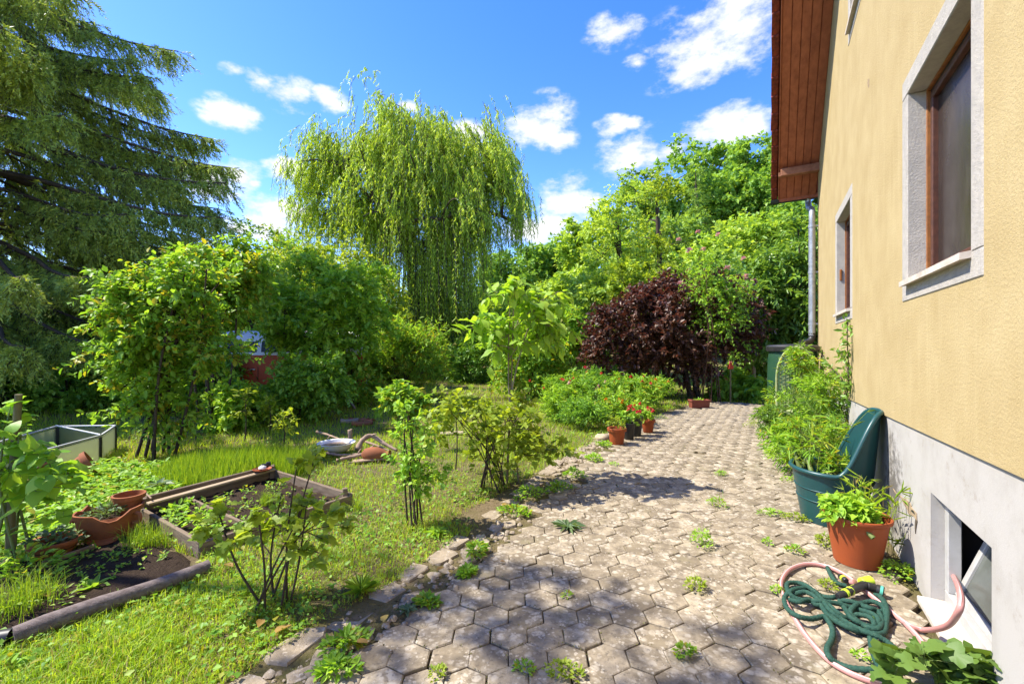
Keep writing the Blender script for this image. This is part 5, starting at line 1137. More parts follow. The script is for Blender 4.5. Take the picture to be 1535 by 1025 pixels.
bush('potted_plant', 'small wispy plant growing in the nearest terracotta pot', 'plant', p1_+Vector((0, 0, .2)), [(0, 0, .10, .11, .1, .07)], 'L_yellow', 'stem_green', 601, ncl=9, n_tw=5, L_tw=.08, n_lf=5, lf=(.035, .016), tpl=T_OVAL, stems=3, base_r=.03, tip_r=.002, twig_r=.0015, up=.8)
for i, (pp, h, lab) in enumerate(((p2_, .25, 'red flowering geranium in the small black pot'), (p3_, .22, 'red flowering geranium in the larger black pot'), (p4_, .20, 'green plant with red blooms in the far terracotta pot'))):
    z0 = (.22, .28, .18)[i]
    pl = bush('potted_plant', lab, 'plant', pp+Vector((0, 0, z0)), [(0, 0, h*.55, .10, .10, h*.4)], 'L_mid', 'stem_green', 602+i, ncl=11, n_tw=5, L_tw=.09, n_lf=5, lf=(.042, .034), tpl=T_HEART, stems=4, base_r=.03, tip_r=.0025, twig_r=.002, up=.6)
    flowers(None, 'bloom', None, None, [Vector((R.gauss(0, .09), R.gauss(0, .07)-.04, h*R.uniform(.85, 1.25))) for _ in range(5)], .034, 'red_fl', parent=pl)
o = MB()
# pale boulder by the first pot
def rock(name, label, cat, p, sx, sy, sz, m, seed):
    g = np.random.default_rng(seed); mb = MB(); prof = [(.35, 0), (.85, .08), (1, .35), (.9, .65), (.6, .9), (.12, 1)]; seg = 12; vs = []
    for r, z in prof:
        for k in range(seg):
            a = 2*math.pi*k/seg; q = 1+.18*g.normal()*.6; vs.append((r*q*math.cos(a)*sx, r*q*math.sin(a)*sy, z*sz*(1+.06*g.normal())))
    fs = [(i*seg+k, i*seg+(k+1) % seg, (i+1)*seg+(k+1) % seg, (i+1)*seg+k) for i in range(len(prof)-1) for k in range(seg)]+[tuple((len(prof)-1)*seg+k for k in range(seg))]
    mb.add(vs, fs); ob = mb.build(name, MAT[m], None, True, 50, p); tag(ob, label, cat); return ob
rock('boulder', 'pale rounded stone beside the nearest terracotta pot', 'stone', (X(903, 7.35), 7.35, -.03), .13, .11, .13, 'boulder', 3)
# trough
tr = thing('trough', 'long reddish clay trough at the far end of the path before the purple shrub', 'planter', (X(1048, 11.2), 11.2, 0), math.radians(4))
mb = MB(); L_, w_, h_ = .235, .10, .20
vo = [(-L_*.94, -w_*.9, 0), (L_*.94, -w_*.9, 0), (L_*.94, w_*.9, 0), (-L_*.94, w_*.9, 0)]; vt = [(-L_, -w_, h_), (L_, -w_, h_), (L_, w_, h_), (-L_, w_, h_)]; vi = [(x*.9, y*.8, h_) for x, y, z in vt]; vb = [(x*.86, y*.76, h_*.6) for x, y, z in vt]
mb.add(vo+vt+vi+vb, [(3, 2, 1, 0)]+[(b+k, b+(k+1) % 4, b+4+(k+1) % 4, b+4+k) for b in (0, 4, 8) for k in range(4)]+[(12, 13, 14, 15)]); mb.build('trough_body', MAT['trough'], tr)
mb = MB(); mb.bbox((0, -w_-.004, h_-.02), (2*L_+.02, .016, .04), .005); mb.bbox((0, w_+.004, h_-.02), (2*L_+.02, .016, .04), .005); mb.bbox((-L_-.004, 0, h_-.02), (.016, 2*w_-.01, .04), .005); mb.bbox((L_+.004, 0, h_-.02), (.016, 2*w_-.01, .04), .005); mb.build('rim', MAT['trough'], tr)
weed('trough_plant', 'small green plant in the long clay trough', 'plant', (X(1048, 11.2), 11.2, .14), .10, .10, 60, 'L_mid', 611, lf=(.06, .03))
# red lantern on a post, wooden post
lp = thing('garden_lantern', 'small red lantern on a thin post beside the far end of the path', 'lantern', (X(1095, 12.2), 12.2, 0))
mb = MB(); mb.tube([(0, 0, -.1), (0, 0, .92)], .022, 8); mb.build('post', MAT['stake'], lp, True)
mb = MB(); mb.bbox((0, 0, 1.0), (.12, .12, .17), .012); mb.build('lantern_body', MAT['red_pl'], lp)
mb = MB(); mb.lathe([(.10, 1.085), (.085, 1.10), (.03, 1.14), (.004, 1.15)], 4); mb.build('roof', MAT['trough'], lp)
wp = MB(); wp.bbox((0, 0, .82), (.09, .09, 1.8), .01); o = wp.build('wooden_post', MAT['wood_pale'], None, loc=(X(1130, 14), 14, 0)); tag(o, 'pale square wooden post in the bright grass beyond the path', 'post')
# white posts beyond the apple tree
for k, (px, lab) in enumerate(((536, 'left one of two thin white posts behind the apple tree'), (542, 'right one of two thin white posts behind the apple tree'))):
    m = MB(); m.bbox((0, 0, .65), (.05, .05, 1.5), .008); o = m.build('white_post', MAT['white_paint'], None, loc=(X(px, 13.5), 13.5+.1*k, 0)); tag(o, lab, 'post', 'white posts')

# terracotta tub by the wall
TP = SN(3.165/.866+.27, .535); TP = Vector((2.475, 3.21, 0))
big = thing('flower_pot', 'large terracotta coloured plastic pot against the white plinth', 'flower pot', TP)
mb = MB(); H_ = .345
prof = [(.125, 0), (.138, .004), (.140, .02)]+[(.140+(.186-.140)*t, .02+(H_-.06)*t) for t in np.linspace(.1, 1, 9)]+[(.191, H_-.032), (.202, H_-.026), (.206, H_-.012), (.203, H_), (.195, H_+.003), (.188, H_-.004), (.183, H_-.05), (.174, H_-.10)]
mb.lathe(prof, 40); mb.build('pot_body', MAT['terra'], big, True, 35)
mb = MB(); mb.lathe([(.183, H_-.06), (.11, H_-.045), (.01, H_-.04)], 20, cap=False); mb.build('soil', MAT['soil'], big, True)
bush('potted_plant', 'low broad leaved green plants filling the large terracotta pot', 'plant', TP+Vector((0, 0, H_-.05)), [(-.04, -.02, .05, .14, .14, .045)], 'L_mid', 'stem_green', 621, ncl=26, n_tw=5, L_tw=.07, n_lf=5, lf=(.06, .034), tpl=T_OVAL, stems=5, base_r=.08, tip_r=.002, twig_r=.0015, up=.5, parts=150, face_up=1.6, zmin=.02)
def wiry(name, label, p, n, h, r, m, seed, seedheads=True, lean=1.0, wdt=.004):
    g = np.random.default_rng(seed); na = NA()
    for k in range(n):
        a = g.uniform(0, 6.28); hh = h*g.uniform(.5, 1.1); l = lean*hh*g.uniform(.1, .7); b = np.array([g.normal()*r*.5, g.normal()*r*.5, 0]); e = b+np.array([math.cos(a)*l, math.sin(a)*l, hh]); md = (b+e)/2+np.array([0, 0, hh*.16])
        mb = MB(); mb.tube([Vector(b), Vector(md), Vector(e)], [.0022, .0018, .001], 3, cap=False); na.add_mb(mb, g.random())
        nl = g.integers(2, 5); t = g.random(nl); pos = b+(e-b)*t[:, None]; pos[:, 2] += hh*.12*np.sin(t*3.1); d = rndu(nl, g)+np.array([math.cos(a)*.8, math.sin(a)*.8, .5])
        add_leaves(na, T_LANCE, pos, d, rndu(nl, g)+np.array([0, 0, .8]), g.uniform(.07, .15, nl), np.full(nl, wdt*2), g.random(nl)*.9)
        if seedheads and k % 2 == 0:
            q = 5; add_leaves(na, T_TRI, np.repeat(e[None], q, 0), rndu(q, g)+np.array([math.cos(a), math.sin(a), .3]), rndu(q, g), g.uniform(.04, .08, q), np.full(q, .004), np.full(q, .95))
    o = na.build(name, MAT[m]); o.location = p; tag(o, label, 'grass'); return o
wiry('wiry_grass', 'wiry grass stalks leaning out of the large terracotta pot towards the wall', TP+Vector((.08, .03, H_-.05)), 24, .30, .17, 'L_grass', 622)
wiry('wiry_grass', 'thin grass stalks between the large terracotta pot and the plinth', SN(4.25, .74), 10, .42, .10, 'L_yellow', 623)

# teal tub with a high back
def teal_tub():
    c = Vector(SN(4.90, .475)); root = thing('garden_tub', 'teal plastic tub with a high curved back leaning on the house wall', 'planter', c, math.radians(60))
    # local x = along the wall, local -y = towards the wall
    M = 56; hb = .455; top = .985
    def height(a):   # a = 0 points at the wall
        t = smooth((math.cos(a)+.02)/.95)**1.25; return hb+(top-hb)*float(t)
    def rad(a, z):
        base = .235+(.310-.235)*min(z/hb, 1.0); 
        if z > hb: base += .045*(z-hb)/(top-hb)
        return base
    def pt(a, z, off=0.0):
        r = rad(a, z)+off; pinch = 1.0
        if z > hb: pinch = 1-.12*(z-hb)/(top-hb)
        x = r*math.sin(a)*1.08*pinch; y = -r*math.cos(a)*.98
        return (x, y, z)
    mb = MB(); K = 13
    for sgn, off in ((1, 0.0), (-1, -.012)):
        vs = []
        for k in range(K+1):
            for m in range(M):
                a = 2*math.pi*m/M-math.pi; h = height(a); z = h*(k/K)
                o = off+(.006 if (.62 < k/K < .66) else 0); vs.append(pt(a, z, o))
        fs = []
        for k in range(K):
            for m in range(M):
                q = (k*M+m, k*M+(m+1) % M, (k+1)*M+(m+1) % M, (k+1)*M+m); fs.append(q if sgn > 0 else q[::-1])
        if sgn > 0: fs.append(tuple(range(M-1, -1, -1)))
        mb.add(vs, fs)
    mb.build('tub_body', MAT['teal'], root, True, 60)
    rim = MB(); rim.tube([pt(2*math.pi*m/M-math.pi, height(2*math.pi*m/M-math.pi), .004) for m in range(M)], .0195, 9, closed=True); rim.build('rim', MAT['teal'], root, True, 180)
    for zz in (.20, .30):
        b = MB(); b.tube([pt(2*math.pi*m/M, zz, .002) for m in range(M)], .005, 6, closed=True); b.build('moulded_rib', MAT['teal'], root, True, 180)
    s = MB(); s.lathe([(.275, .34), (.2, .355), (.01, .36)], 24, cap=False); s.build('soil', MAT['soil'], root, True)
    wb = c+Vector((0, 0, .38))
    bush('tub_plant', 'tall green weeds with narrow leaves growing in the teal tub', 'weed', wb, [(-.02, .06, .06, .18, .16, .06), (-.12, .16, .30, .12, .12, .2)], 'L_bright', 'stem_green', 631, ncl=15, n_tw=4, L_tw=.14, n_lf=8, lf=(.075, .013), tpl=T_LANCE, stems=9, base_r=.12, tip_r=.0025, twig_r=.002, up=.9, leaf_out=.6, droop=.3)
    wiry('wiry_grass', 'pale grass stalks standing up in the teal tub', wb+Vector((-.05, .05, 0)), 16, .55, .2, 'L_yellow', 632)
    d = NA(); add_leaves(d, T_OVAL, np.zeros((3, 3)), np.array([[.3, 0, -1], [.1, .3, -1], [-.2, .1, -1.]]), rndu(3, rng), np.array([.09, .07, .06]), np.array([.05, .04, .03]), np.array([.1, .3, .5])); o = d.build('withered_leaf', MAT['dead_leaf']); q = pt(.28, height(.28)); o.location = c+Vector((0, 0, 0))+(Matrix.Rotation(math.radians(60), 3, 'Z') @ Vector(q)); tag(o, 'withered brown leaf hanging over the high rim of the teal tub', 'leaf')
teal_tub()
# reddish paver by the tub is a loose clay tile
t = MB(); t.bbox((0, 0, .0), (.24, .20, .03), .006); o = t.build('clay_tile', MAT['trough'], None, loc=G(1188, 692)); o.rotation_euler = (0, 0, math.radians(60)); tag(o, 'reddish clay tile lying on the paving among the weeds behind the teal tub', 'tile')

# rain barrel and wicker chair at the house corner
rb_ = thing('rain_barrel', 'dark green rain barrel with black rim under the downpipe', 'barrel', SN(9.85, .36))
mb = MB(); mb.lathe([(.34, .0), (.36, .02), (.40, .5), (.41, .9), (.40, 1.3), (.38, 1.44)], 28); mb.build('barrel_body', MAT['green_pl'], rb_, True, 40)
mb = MB(); mb.lathe([(.375, 1.44), (.425, 1.45), (.43, 1.53), (.40, 1.56), (.05, 1.58)], 28); mb.build('lid', MAT['black_pl'], rb_, True, 35)
ch = thing('wicker_chair', 'pale green wicker chair with a high rounded back among the wall weeds', 'chair', SN(8.95, .40), math.radians(-30))
def arch(t, s=1.0): a = math.pi*t; return Vector((-.30*s*math.cos(a), .26-.02*s, .98+.55*s*math.sin(a)))
mb = MB()
mb.tube([Vector((-.30, .24, .40))]+[arch(t) for t in np.linspace(0, 1, 15)]+[Vector((.30, .24, .40))], .018, 8); mb.build('back_frame', MAT['wicker'], ch, True)
mb = MB()
for k in range(1, 10):
    x = -.30+.06*k; zt = .98+.55*math.sqrt(max(0, 1-(x/.30)**2)); mb.tube([(x, .24, .42), (x, .262, .9), (x, .25, zt)], .007, 5)
mb.build('back_stakes', MAT['wicker'], ch, True)
mb = MB()
for k in range(31):
    z = .46+.034*k; ww_ = .30 if z < .98 else .30*math.sqrt(max(.02, 1-((z-.98)/.55)**2)); n = 11
    mb.tube([(-ww_+2*ww_*i/(n-1), .252+.011*(-1 if (i+k) % 2 else 1), z) for i in range(n)], .0085, 4)
mb.build('back_weave', MAT['wicker'], ch, True)
mb = MB(); mb.bbox((0, 0, .42), (.56, .50, .05), .02); mb.build('seat', MAT['wicker'], ch, True)
for sx in (-1, 1):
    for sy in (-1, 1): m = MB(); m.tube([(sx*.25, sy*.21, 0), (sx*.245, sy*.205, .40)], .018, 8); m.build('leg', MAT['wicker'], ch, True)
    m = MB(); m.tube(spline([(sx*.30, .24, .66), (sx*.33, .05, .66), (sx*.31, -.2, .63), (sx*.27, -.22, .43)], 5), .016, 8); m.build('arm', MAT['wicker'], ch, True)

# garden hoses
def cg(cx, cy, z): return G(1120+cx/3.361, 720+cy/3.361, z)
ph = thing('pink_hose', 'pink garden hose looping over the paving and hanging in the cellar window', 'hose', cg(600, 560, 0)); o0 = Vector(ph.location)
wlk = []
for (cx, cy, y) in ((1030, 465, -.16), (1050, 500, -.06), (1070, 550, .02), (1078, 605, .05), (1062, 665, .065), (1005, 732, .07)):
    s, z = wallpt(1120+cx/3.361, 720+cy/3.361, y); wlk.append(Vector(SN(s, WALL_N-y, z)))
c1 = wlk+[cg(895, 752, .018), cg(810, 725, .014), cg(700, 640, .014), cg(600, 560, .022), cg(500, 480, .03), cg(400, 432, .016), cg(300, 420, .014), cg(215, 448, .014), cg(172, 510, .014), cg(185, 585, .014), cg(232, 680, .014), cg(300, 785, .014), cg(400, 895, .014), cg(510, 965, .014), cg(640, 1015, .014), cg(760, 1040, .014)]
hose_tube('hose_pipe', [p-o0 for p in spline(c1, 8)], .0135, 'pink', ph, 10)
c2 = [cg(800, 722, .013), cg(850, 775, .014), cg(900, 835, .014), cg(945, 905, .014), cg(975, 990, .014), cg(990, 1060, .014)]
hose_tube('hose_pipe', [p-o0 for p in spline(c2, 8)], .0135, 'pink', ph, 10)
for cc in (c1, c2): hose_tube('pale_stripe', [p-o0+Vector((-.004, -.004, .0112)) for p in spline(cc, 8)], .0042, 'pink_line', ph, 5)
gh = thing('green_hose', 'dark green fabric hose lying in a tangled coil on the paving', 'hose', cg(480, 680, 0)); o1 = Vector(gh.location)
k1 = [(405,438),(425,480),(455,515),(500,530)]
k2 = [(470,580),(425,588),(380,582),(342,560),(300,530),(255,515),(205,518),(205,555),(240,590),(300,604),(370,606),(460,620),(545,645),(625,668),(662,700),(640,735),(580,722),(525,690),(490,640),(468,606),(520,608),(600,634),(672,660),(696,630),(670,585),(645,578),(682,596),(704,650),(700,715),(688,765),(640,772),(560,745),(480,700),(420,655),(370,590),(320,545),(250,545),(215,560),(188,590),(200,640),(250,680),(320,695),(385,684),(405,700),(430,750),(425,800),(403,845),(412,885),(455,920),(530,945),(640,952),(740,940),(800,930)]
k3 = [(410,672),(460,710),(540,745),(630,772),(700,808),(750,848),(790,890),(830,930)]
k4 = [(620,790),(630,850),(655,920),(690,965),(735,1005),(790,1040)]
k6 = [(230,575),(290,560),(350,590),(380,640),(420,690),(500,735),(580,760),(640,735),(620,690),(560,675),(500,690),(450,660),(400,620),(350,625),(310,600),(260,610),(215,600)]
k7 = [(560,625),(610,640),(655,655),(680,700),(660,745),(600,735),(555,705),(520,665),(545,630),(590,615),(640,610),(690,640),(700,690)]
k5 = [(640,795),(668,850),(710,905),(760,935)]
for n_, kk in enumerate((k1, k2, k3, k4, k5, k6, k7)):
    pts = [Vector(cg(cx, cy, .018+(.022*(.5+.5*math.sin(i*1.9+n_)) if 0 < i < len(kk)-1 else 0)))-o1 for i, (cx, cy) in enumerate(kk)]
    sp = spline(pts, 9); rr = [.0138*(1+.10*math.sin(i*2.4)) for i in range(len(sp))]; mb = MB(); mb.tube(sp, rr, 9); mb.build('hose_pipe', MAT['hose'], gh, True, 180)
nz = thing('spray_nozzle', 'black spray nozzle with lime green bands lying on the hose coil', 'spray nozzle', cg(540, 545, 0)); o2 = Vector(nz.location)
def seg(name, a, b, r0, r1, m, z0=.04, z1=.04, sides=12):
    A = Vector(cg(*a, z0))-o2; B = Vector(cg(*b, z1))-o2; mb = MB(); mb.tube([A, A+(B-A)*.06, A+(B-A)*.94, B], [r0*.8, r0, r1, r1*.85], sides); return mb.build(name, MAT[m], nz, True, 35)
seg('handle', (455, 585), (600, 520), .020, .025, 'black_pl', .042, .058)
for a in ((490, 569), (513, 559), (536, 549)): seg('lime_band', a, (a[0]+11, a[1]-5), .0245, .0250, 'lime', .046, .048)
seg('head', (575, 515), (625, 505), .030, .032, 'lime', .06, .064)
seg('barrel', (600, 528), (650, 545), .026, .026, 'black_pl', .055, .04); seg('barrel', (650, 545), (690, 560), .030, .030, 'black_pl', .04, .036)
seg('aqua_ring', (668, 553), (684, 559), .0315, .0315, 'aqua', .038, .036)
seg('connector', (500, 505), (470, 480), .016, .019, 'black_pl', .035, .03); seg('lime_ring', (490, 497), (482, 490), .0200, .0200, 'lime', .033, .032); seg('connector', (520, 512), (545, 512), .015, .02, 'pink', .035, .05)

# vegetable beds
bed = thing('plank_bed', 'raised vegetable bed framed with weathered planks', 'raised bed', (A_+B_+C_+E_)/4); ob = Vector(bed.location)
def plank(a, b, h, t=.032, m='wood', parent=bed, name='plank', z0=-.04, o_=None, over=.02, tilt=0.0):
    a = Vector(a); b = Vector(b); d = b-a; L = d.length; mb = MB(); mb.bbox((0, 0, 0), (L+over, t, h), .005); n = mb.build(name, MAT[m], parent)
    n.location = (a+b)/2+Vector((0, 0, z0+h/2))-(ob if parent is bed else Vector((0, 0, 0))); n.rotation_euler = (tilt, -math.atan2(d.z, math.hypot(d.x, d.y)), math.atan2(d.y, d.x)); return n
plank(A_, B_, .21); plank(B_, C_, .155); plank(C_, E_, .14); plank(E_, A_, .15)
u = (B_-A_); v = (E_-A_)
plank(A_+u*.30+v*.03, E_+u*.30-v*.03, .12, .028)
for q in (A_, B_, C_, E_):
    m = MB(); m.bbox((0, 0, .05), (.045, .045, .24), .005); o = m.build('corner_post', MAT['wood'], bed); ctr = (A_+B_+C_+E_)/4; o.location = q+(ctr-q).normalized()*.055-ob; o.rotation_euler = (0, 0, .5)
na = NA(); gsz = 26; gu = np.linspace(.02, .98, gsz); UU, VV = np.meshgrid(gu, gu); Aa, ua, va, wa = np.array(A_), np.array(u), np.array(v), np.array((C_-B_)-v)
PP = Aa+UU[..., None]*ua+VV[..., None]*va+(UU*VV)[..., None]*wa; PP[..., 2] = .03+.012*rng.normal(size=UU.shape); i_ = (np.arange(gsz-1)[:, None]*gsz+np.arange(gsz-1)).ravel()
na.v = [PP.reshape(-1, 3)-np.array(ob)]; na.r = [np.zeros(gsz*gsz)]; na.n = gsz*gsz; na.f = {4: [np.stack([i_, i_+1, i_+1+gsz, i_+gsz], -1)]}; na.build('soil', MAT['soil'], bed, True)
# loose batten lying on the bed, saucer with a stone
bt = MB(); a = A_+u*.03+v*.10; b = B_-u*.02+v*.05; d = b-a; bt.bbox((0, 0, 0), (d.length, .055, .020), .004); o = bt.build('batten', MAT['wood_pale'], None); o.location = (a+b)/2+Vector((0, 0, .135)); o.rotation_euler = (.10, 0, math.atan2(d.y, d.x)); tag(o, 'pale loose batten lying along the back of the plank bed', 'batten')
sp_ = b-d*.12+Vector((0, 0, .152))
sc = MB(); sc.lathe([(.055, 0), (.085, .012), (.098, .026), (.094, .027), (.078, .014), (.01, .010)], 24); o = sc.build('saucer', MAT['terra'], None, True, 40, sp_); tag(o, 'terracotta saucer on the batten of the plank bed', 'saucer')
rock('white_stone', 'white stone lying in the terracotta saucer', 'stone', sp_+Vector((.0, .01, .012)), .042, .036, .045, 'stone_w', 8)
cl = MB(); cl.bbox((0, 0, .02), (.11, .04, .04), .012); cl.bbox((.03, 0, .045), (.05, .03, .02), .008); o = cl.build('black_clamp', MAT['black_pl'], None); o.location = B_-u*.09+Vector((.02, 0, .17)); o.rotation_euler = (0, 0, .6); tag(o, 'black plastic clamp on the top corner of the plank bed', 'clamp')
sk = MB(); sk.tube([A_+Vector((-.02, .10, .20)), A_+Vector((.13, .0, .17))], .007, 6); o = sk.build('thin_stick', MAT['drift'], None, True); tag(o, 'thin stick resting on the left corner of the plank bed', 'stick')
# seedlings in the bed
def seedlings(name, label, quad, n, m, seed, lf, h):
    g = np.random.default_rng(seed); na = NA(); a, b, c, e = [np.array(q) for q in quad]; U, V_ = g.random(n), g.random(n); p = a+U[:, None]*(b-a)+V_[:, None]*(e-a)+(U*V_)[:, None]*((c-b)-(e-a)); k = 6
    P0 = np.repeat(p, k, 0); L = g.uniform(.6, 1.2, n*k)*lf; P0[:, 2] += .035+g.random(n*k)*h; d = rndu(n*k, g)*np.array([1, 1, .5])+np.array([0, 0, .35]); add_leaves(na, T_OVAL, P0+rndu(n*k, g)*lf*.5, d, rndu(n*k, g)*.4+np.array([0, 0, 1]), L, L*.55, g.random(n*k)*.9)
    o = na.build(name, MAT[m]); tag(o, label, kind='stuff'); return o
ins = lambda u0, u1, v0, v1: [A_+u*a_+v*b_+((C_-B_)-v)*a_*b_ for a_, b_ in ((u0, v0), (u1, v0), (u1, v1), (u0, v1))]
seedlings('bed_seedlings', 'small bright seedlings in the plank bed', ins(.34, .92, .12, .92), 70, 'L_bright', 71, .035, .03)
seedlings('bed_greens', 'dark greens in the narrow part of the plank bed', ins(.05, .28, .1, .9), 55, 'L_mid', 72, .06, .06)
weed('grass_tuft', 'tuft of fine green grass in the middle of the plank bed', 'grass tuft', A_+u*.6+v*.62+Vector((0, 0, .03)), .06, .1, 6, 'L_tallgrass', 73, grass=150)
# second bed: soil, edging board, round pole
na = NA(); q2 = [np.array((x, y, .0)) for x, y in QUAD2]; mb = MB(); cx_ = sum(q2)/5; m_ = 30; rings = []
vs = [tuple(cx_+np.array([0, 0, .02]))]
for rr_ in (.3, .6, .85, 1.05):
    for k in range(5):
        for t_ in np.linspace(0, 1, 6)[:-1]:
            e = q2[k]*(1-t_)+q2[(k+1) % 5]*t_; p = cx_+(e-cx_)*rr_; vs.append((p[0], p[1], (.02 if rr_ < 1 else -.03)+.010*rng.normal()))
fs = [(0, 1+(k+1) % 25, 1+k) for k in range(25)]
for r_ in range(3): fs += [(1+r_*25+k, 1+r_*25+(k+1) % 25, 1+(r_+1)*25+(k+1) % 25, 1+(r_+1)*25+k) for k in range(25)]
mb.add(vs, [f[::-1] for f in fs]); o = mb.build('garden_soil', MAT['soil'], None, True); o['kind'] = 'structure'
seedlings('soil_seedlings', 'small seedlings in the open soil bed', [Vector((-3.55, 3.2, -.01)), Vector((-3.2, 3.65, -.01)), Vector((-2.4, 3.2, -.01)), Vector((-2.8, 2.6, -.01))], 90, 'L_bright', 74, .028, .03)
weed('grass_tuft', 'tall tuft of bright grass in the soil beside the plank bed', 'grass tuft', (X(218, 3.45), 3.45, 0), .15, .12, 60, 'L_tallgrass', 75, lf=(.03, .015), grass=330)
weed('grass_tuft', 'large bright grass clump at the left edge of the picture', 'grass tuft', (X(30, 2.62), 2.62, 0), .22, .14, 160, 'L_tallgrass', 76, lf=(.035, .018), grass=420)
weed('leafy_clump', 'bright leafy clump at the left edge behind the grass clump', 'plant', (X(35, 3.0), 3.0, 0), .22, .22, 230, 'L_bright', 77, lf=(.05, .028))
o = plank(Vector((X(66, 3.12), 3.12, 0)), Vector((X(140, 3.38), 3.38, 0)), .07, .02, 'wood', None, 'edging_board', -.02); tag(o, 'thin old edging board in front of the low clay bowl', 'board')
lg = MB(); e0 = Vector((-2.60, 2.33, .035)); e1 = Vector((-2.075, 3.06, .04)); pts = [e0+(e1-e0)*t+Vector((0, 0, .006*math.sin(t*7))) for t in np.linspace(0, 1, 9)]; lg.tube(pts, [.050, .053, .051, .052, .049, .047, .046, .044, .042], 12); o = lg.build('round_pole', MAT['pole'], None, True, 50); tag(o, 'split grey brown round pole edging the soil bed', 'pole')
lg = MB(); e0 = Vector((-2.95, 2.22, .02)); e1 = Vector((-2.62, 2.34, .025)); lg.tube([e0, (e0+e1)/2, e1], [.045, .05, .046], 10); o = lg.build('round_pole', MAT['black_pl'], None, True, 50); tag(o, 'short dark charred pole end at the left edge of the picture', 'pole')
# clay pots in the vegetable garden
def broken_pot():
    root = thing('broken_pot', 'large clay pot with a broken rim beside the plank bed', 'flower pot', (X(163, 3.62), 3.62, 0)); mb = MB(); seg_ = 30; g = np.random.default_rng(3); rows = [(.145, 0), (.16, .02), (.19, .13), (.203, .20), (.222, .205), (.228, .245)]; vs = []
    cut = [.03*math.sin(k*.9)+.035*math.sin(k*.37+1)-(.07 if 14 < k < 20 else 0) for k in range(seg_)]
    for off in (0, -.016):
        for i, (r, z) in enumerate(rows):
            for k in range(seg_):
                a = 2*math.pi*k/seg_; zz = z+(min(0, cut[k])*(1 if i == 5 else .55 if i == 4 else 0)); vs.append(((r+off)*math.cos(a), (r+off)*math.sin(a), zz))
    n6 = 6*seg_; fs = [(i*seg_+k, i*seg_+(k+1) % seg_, (i+1)*seg_+(k+1) % seg_, (i+1)*seg_+k) for i in range(5) for k in range(seg_)]
    fs += [(n6+(i+1)*seg_+k, n6+(i+1)*seg_+(k+1) % seg_, n6+i*seg_+(k+1) % seg_, n6+i*seg_+k) for i in range(5) for k in range(seg_)]; fs += [(5*seg_+k, 5*seg_+(k+1) % seg_, n6+5*seg_+(k+1) % seg_, n6+5*seg_+k) for k in range(seg_)]+[tuple(range(seg_-1, -1, -1))]
    mb.add(vs, fs); mb.build('pot_body', MAT['terra_clay'], root, True, 40); s = MB(); s.lathe([(.19, .15), (.1, .165), (.01, .17)], 18, cap=False); s.build('soil', MAT['soil'], root, True)
    for sx in (-1, 1): h = MB(); h.tube(spline([(sx*.205, 0, .20), (sx*.25, 0, .19), (sx*.25, 0, .13), (sx*.20, 0, .12)], 4), .014, 7); h.build('handle', MAT['terra_clay'], root, True)
    p = Vector(root.location)
    weed('potted_plant', 'small grey green plants growing in the broken clay pot', 'plant', p+Vector((0, 0, .16)), .15, .12, 140, 'L_bluegreen', 641, lf=(.045, .02), grass=25)
    pp = p+Vector((.06, .12, .12)); mb = MB(); mb.lathe([(.06, 0), (.095, .15), (.112, .155), (.115, .19), (.10, .192), (.09, .14)], 24); o = mb.build('small_clay_pot', MAT['terra_clay'], None, True, 35, pp); tag(o, 'small clay pot standing in the back of the broken clay pot', 'flower pot')
broken_pot()
pot('clay_bowl', 'low wide clay bowl with plants beside the wooden stake', (X(82, 3.3), 3.3, 0), .145, .10, .125, 'terra_clay', rim=.02, rimh=.03)
weed('potted_plant', 'trailing plants growing in the low clay bowl', 'plant', (X(82, 3.3), 3.3, .09), .14, .12, 120, 'L_bluegreen', 642, lf=(.045, .03), grass=10)
sh = MB(); sh.lathe([(.10, 0), (.11, .012), (.10, .02), (.07, .024), (.01, .022)], 18, sy=.8); o = sh.build('clay_shard', MAT['terra_clay'], None, True, 40, (X(158, 3.52), 3.50, .03)); o.rotation_euler = (.2, .1, 0); tag(o, 'round clay shard lying below the broken pot', 'shard')
for px, y, r, rx, lab, hole in ((84, 4.95, .15, (math.radians(78), 0, .5), 'fallen clay pot lying on its side, left one of two', False), (121, 5.2, .155, (math.radians(62), 0, 2.3), 'fallen clay pot showing its drain hole, right one of two', True)):
    root = thing('fallen_pot', lab, 'flower pot', (X(px, y), y, r*.75)); mb = MB(); mb.lathe([(.016, 0), (r*.62, 0), (r*.66, .006), (r*.93, .17), (r*1.04, .175), (r*1.06, .225), (r*.96, .226), (r*.86, .17), (r*.58, .02), (.016, .012)], 26, c=(0, 0, -.11), cap=False)
    b_ = mb.build('pot_body', MAT['terra_clay'], root, True, 35); b_.rotation_euler = rx
    dk_ = MB(); dk_.lathe([(.017, .006), (.001, .006)], 12, c=(0, 0, -.11), cap=False); q_ = dk_.build('drain_hole', MAT['dark_hole'], root); q_.rotation_euler = rx
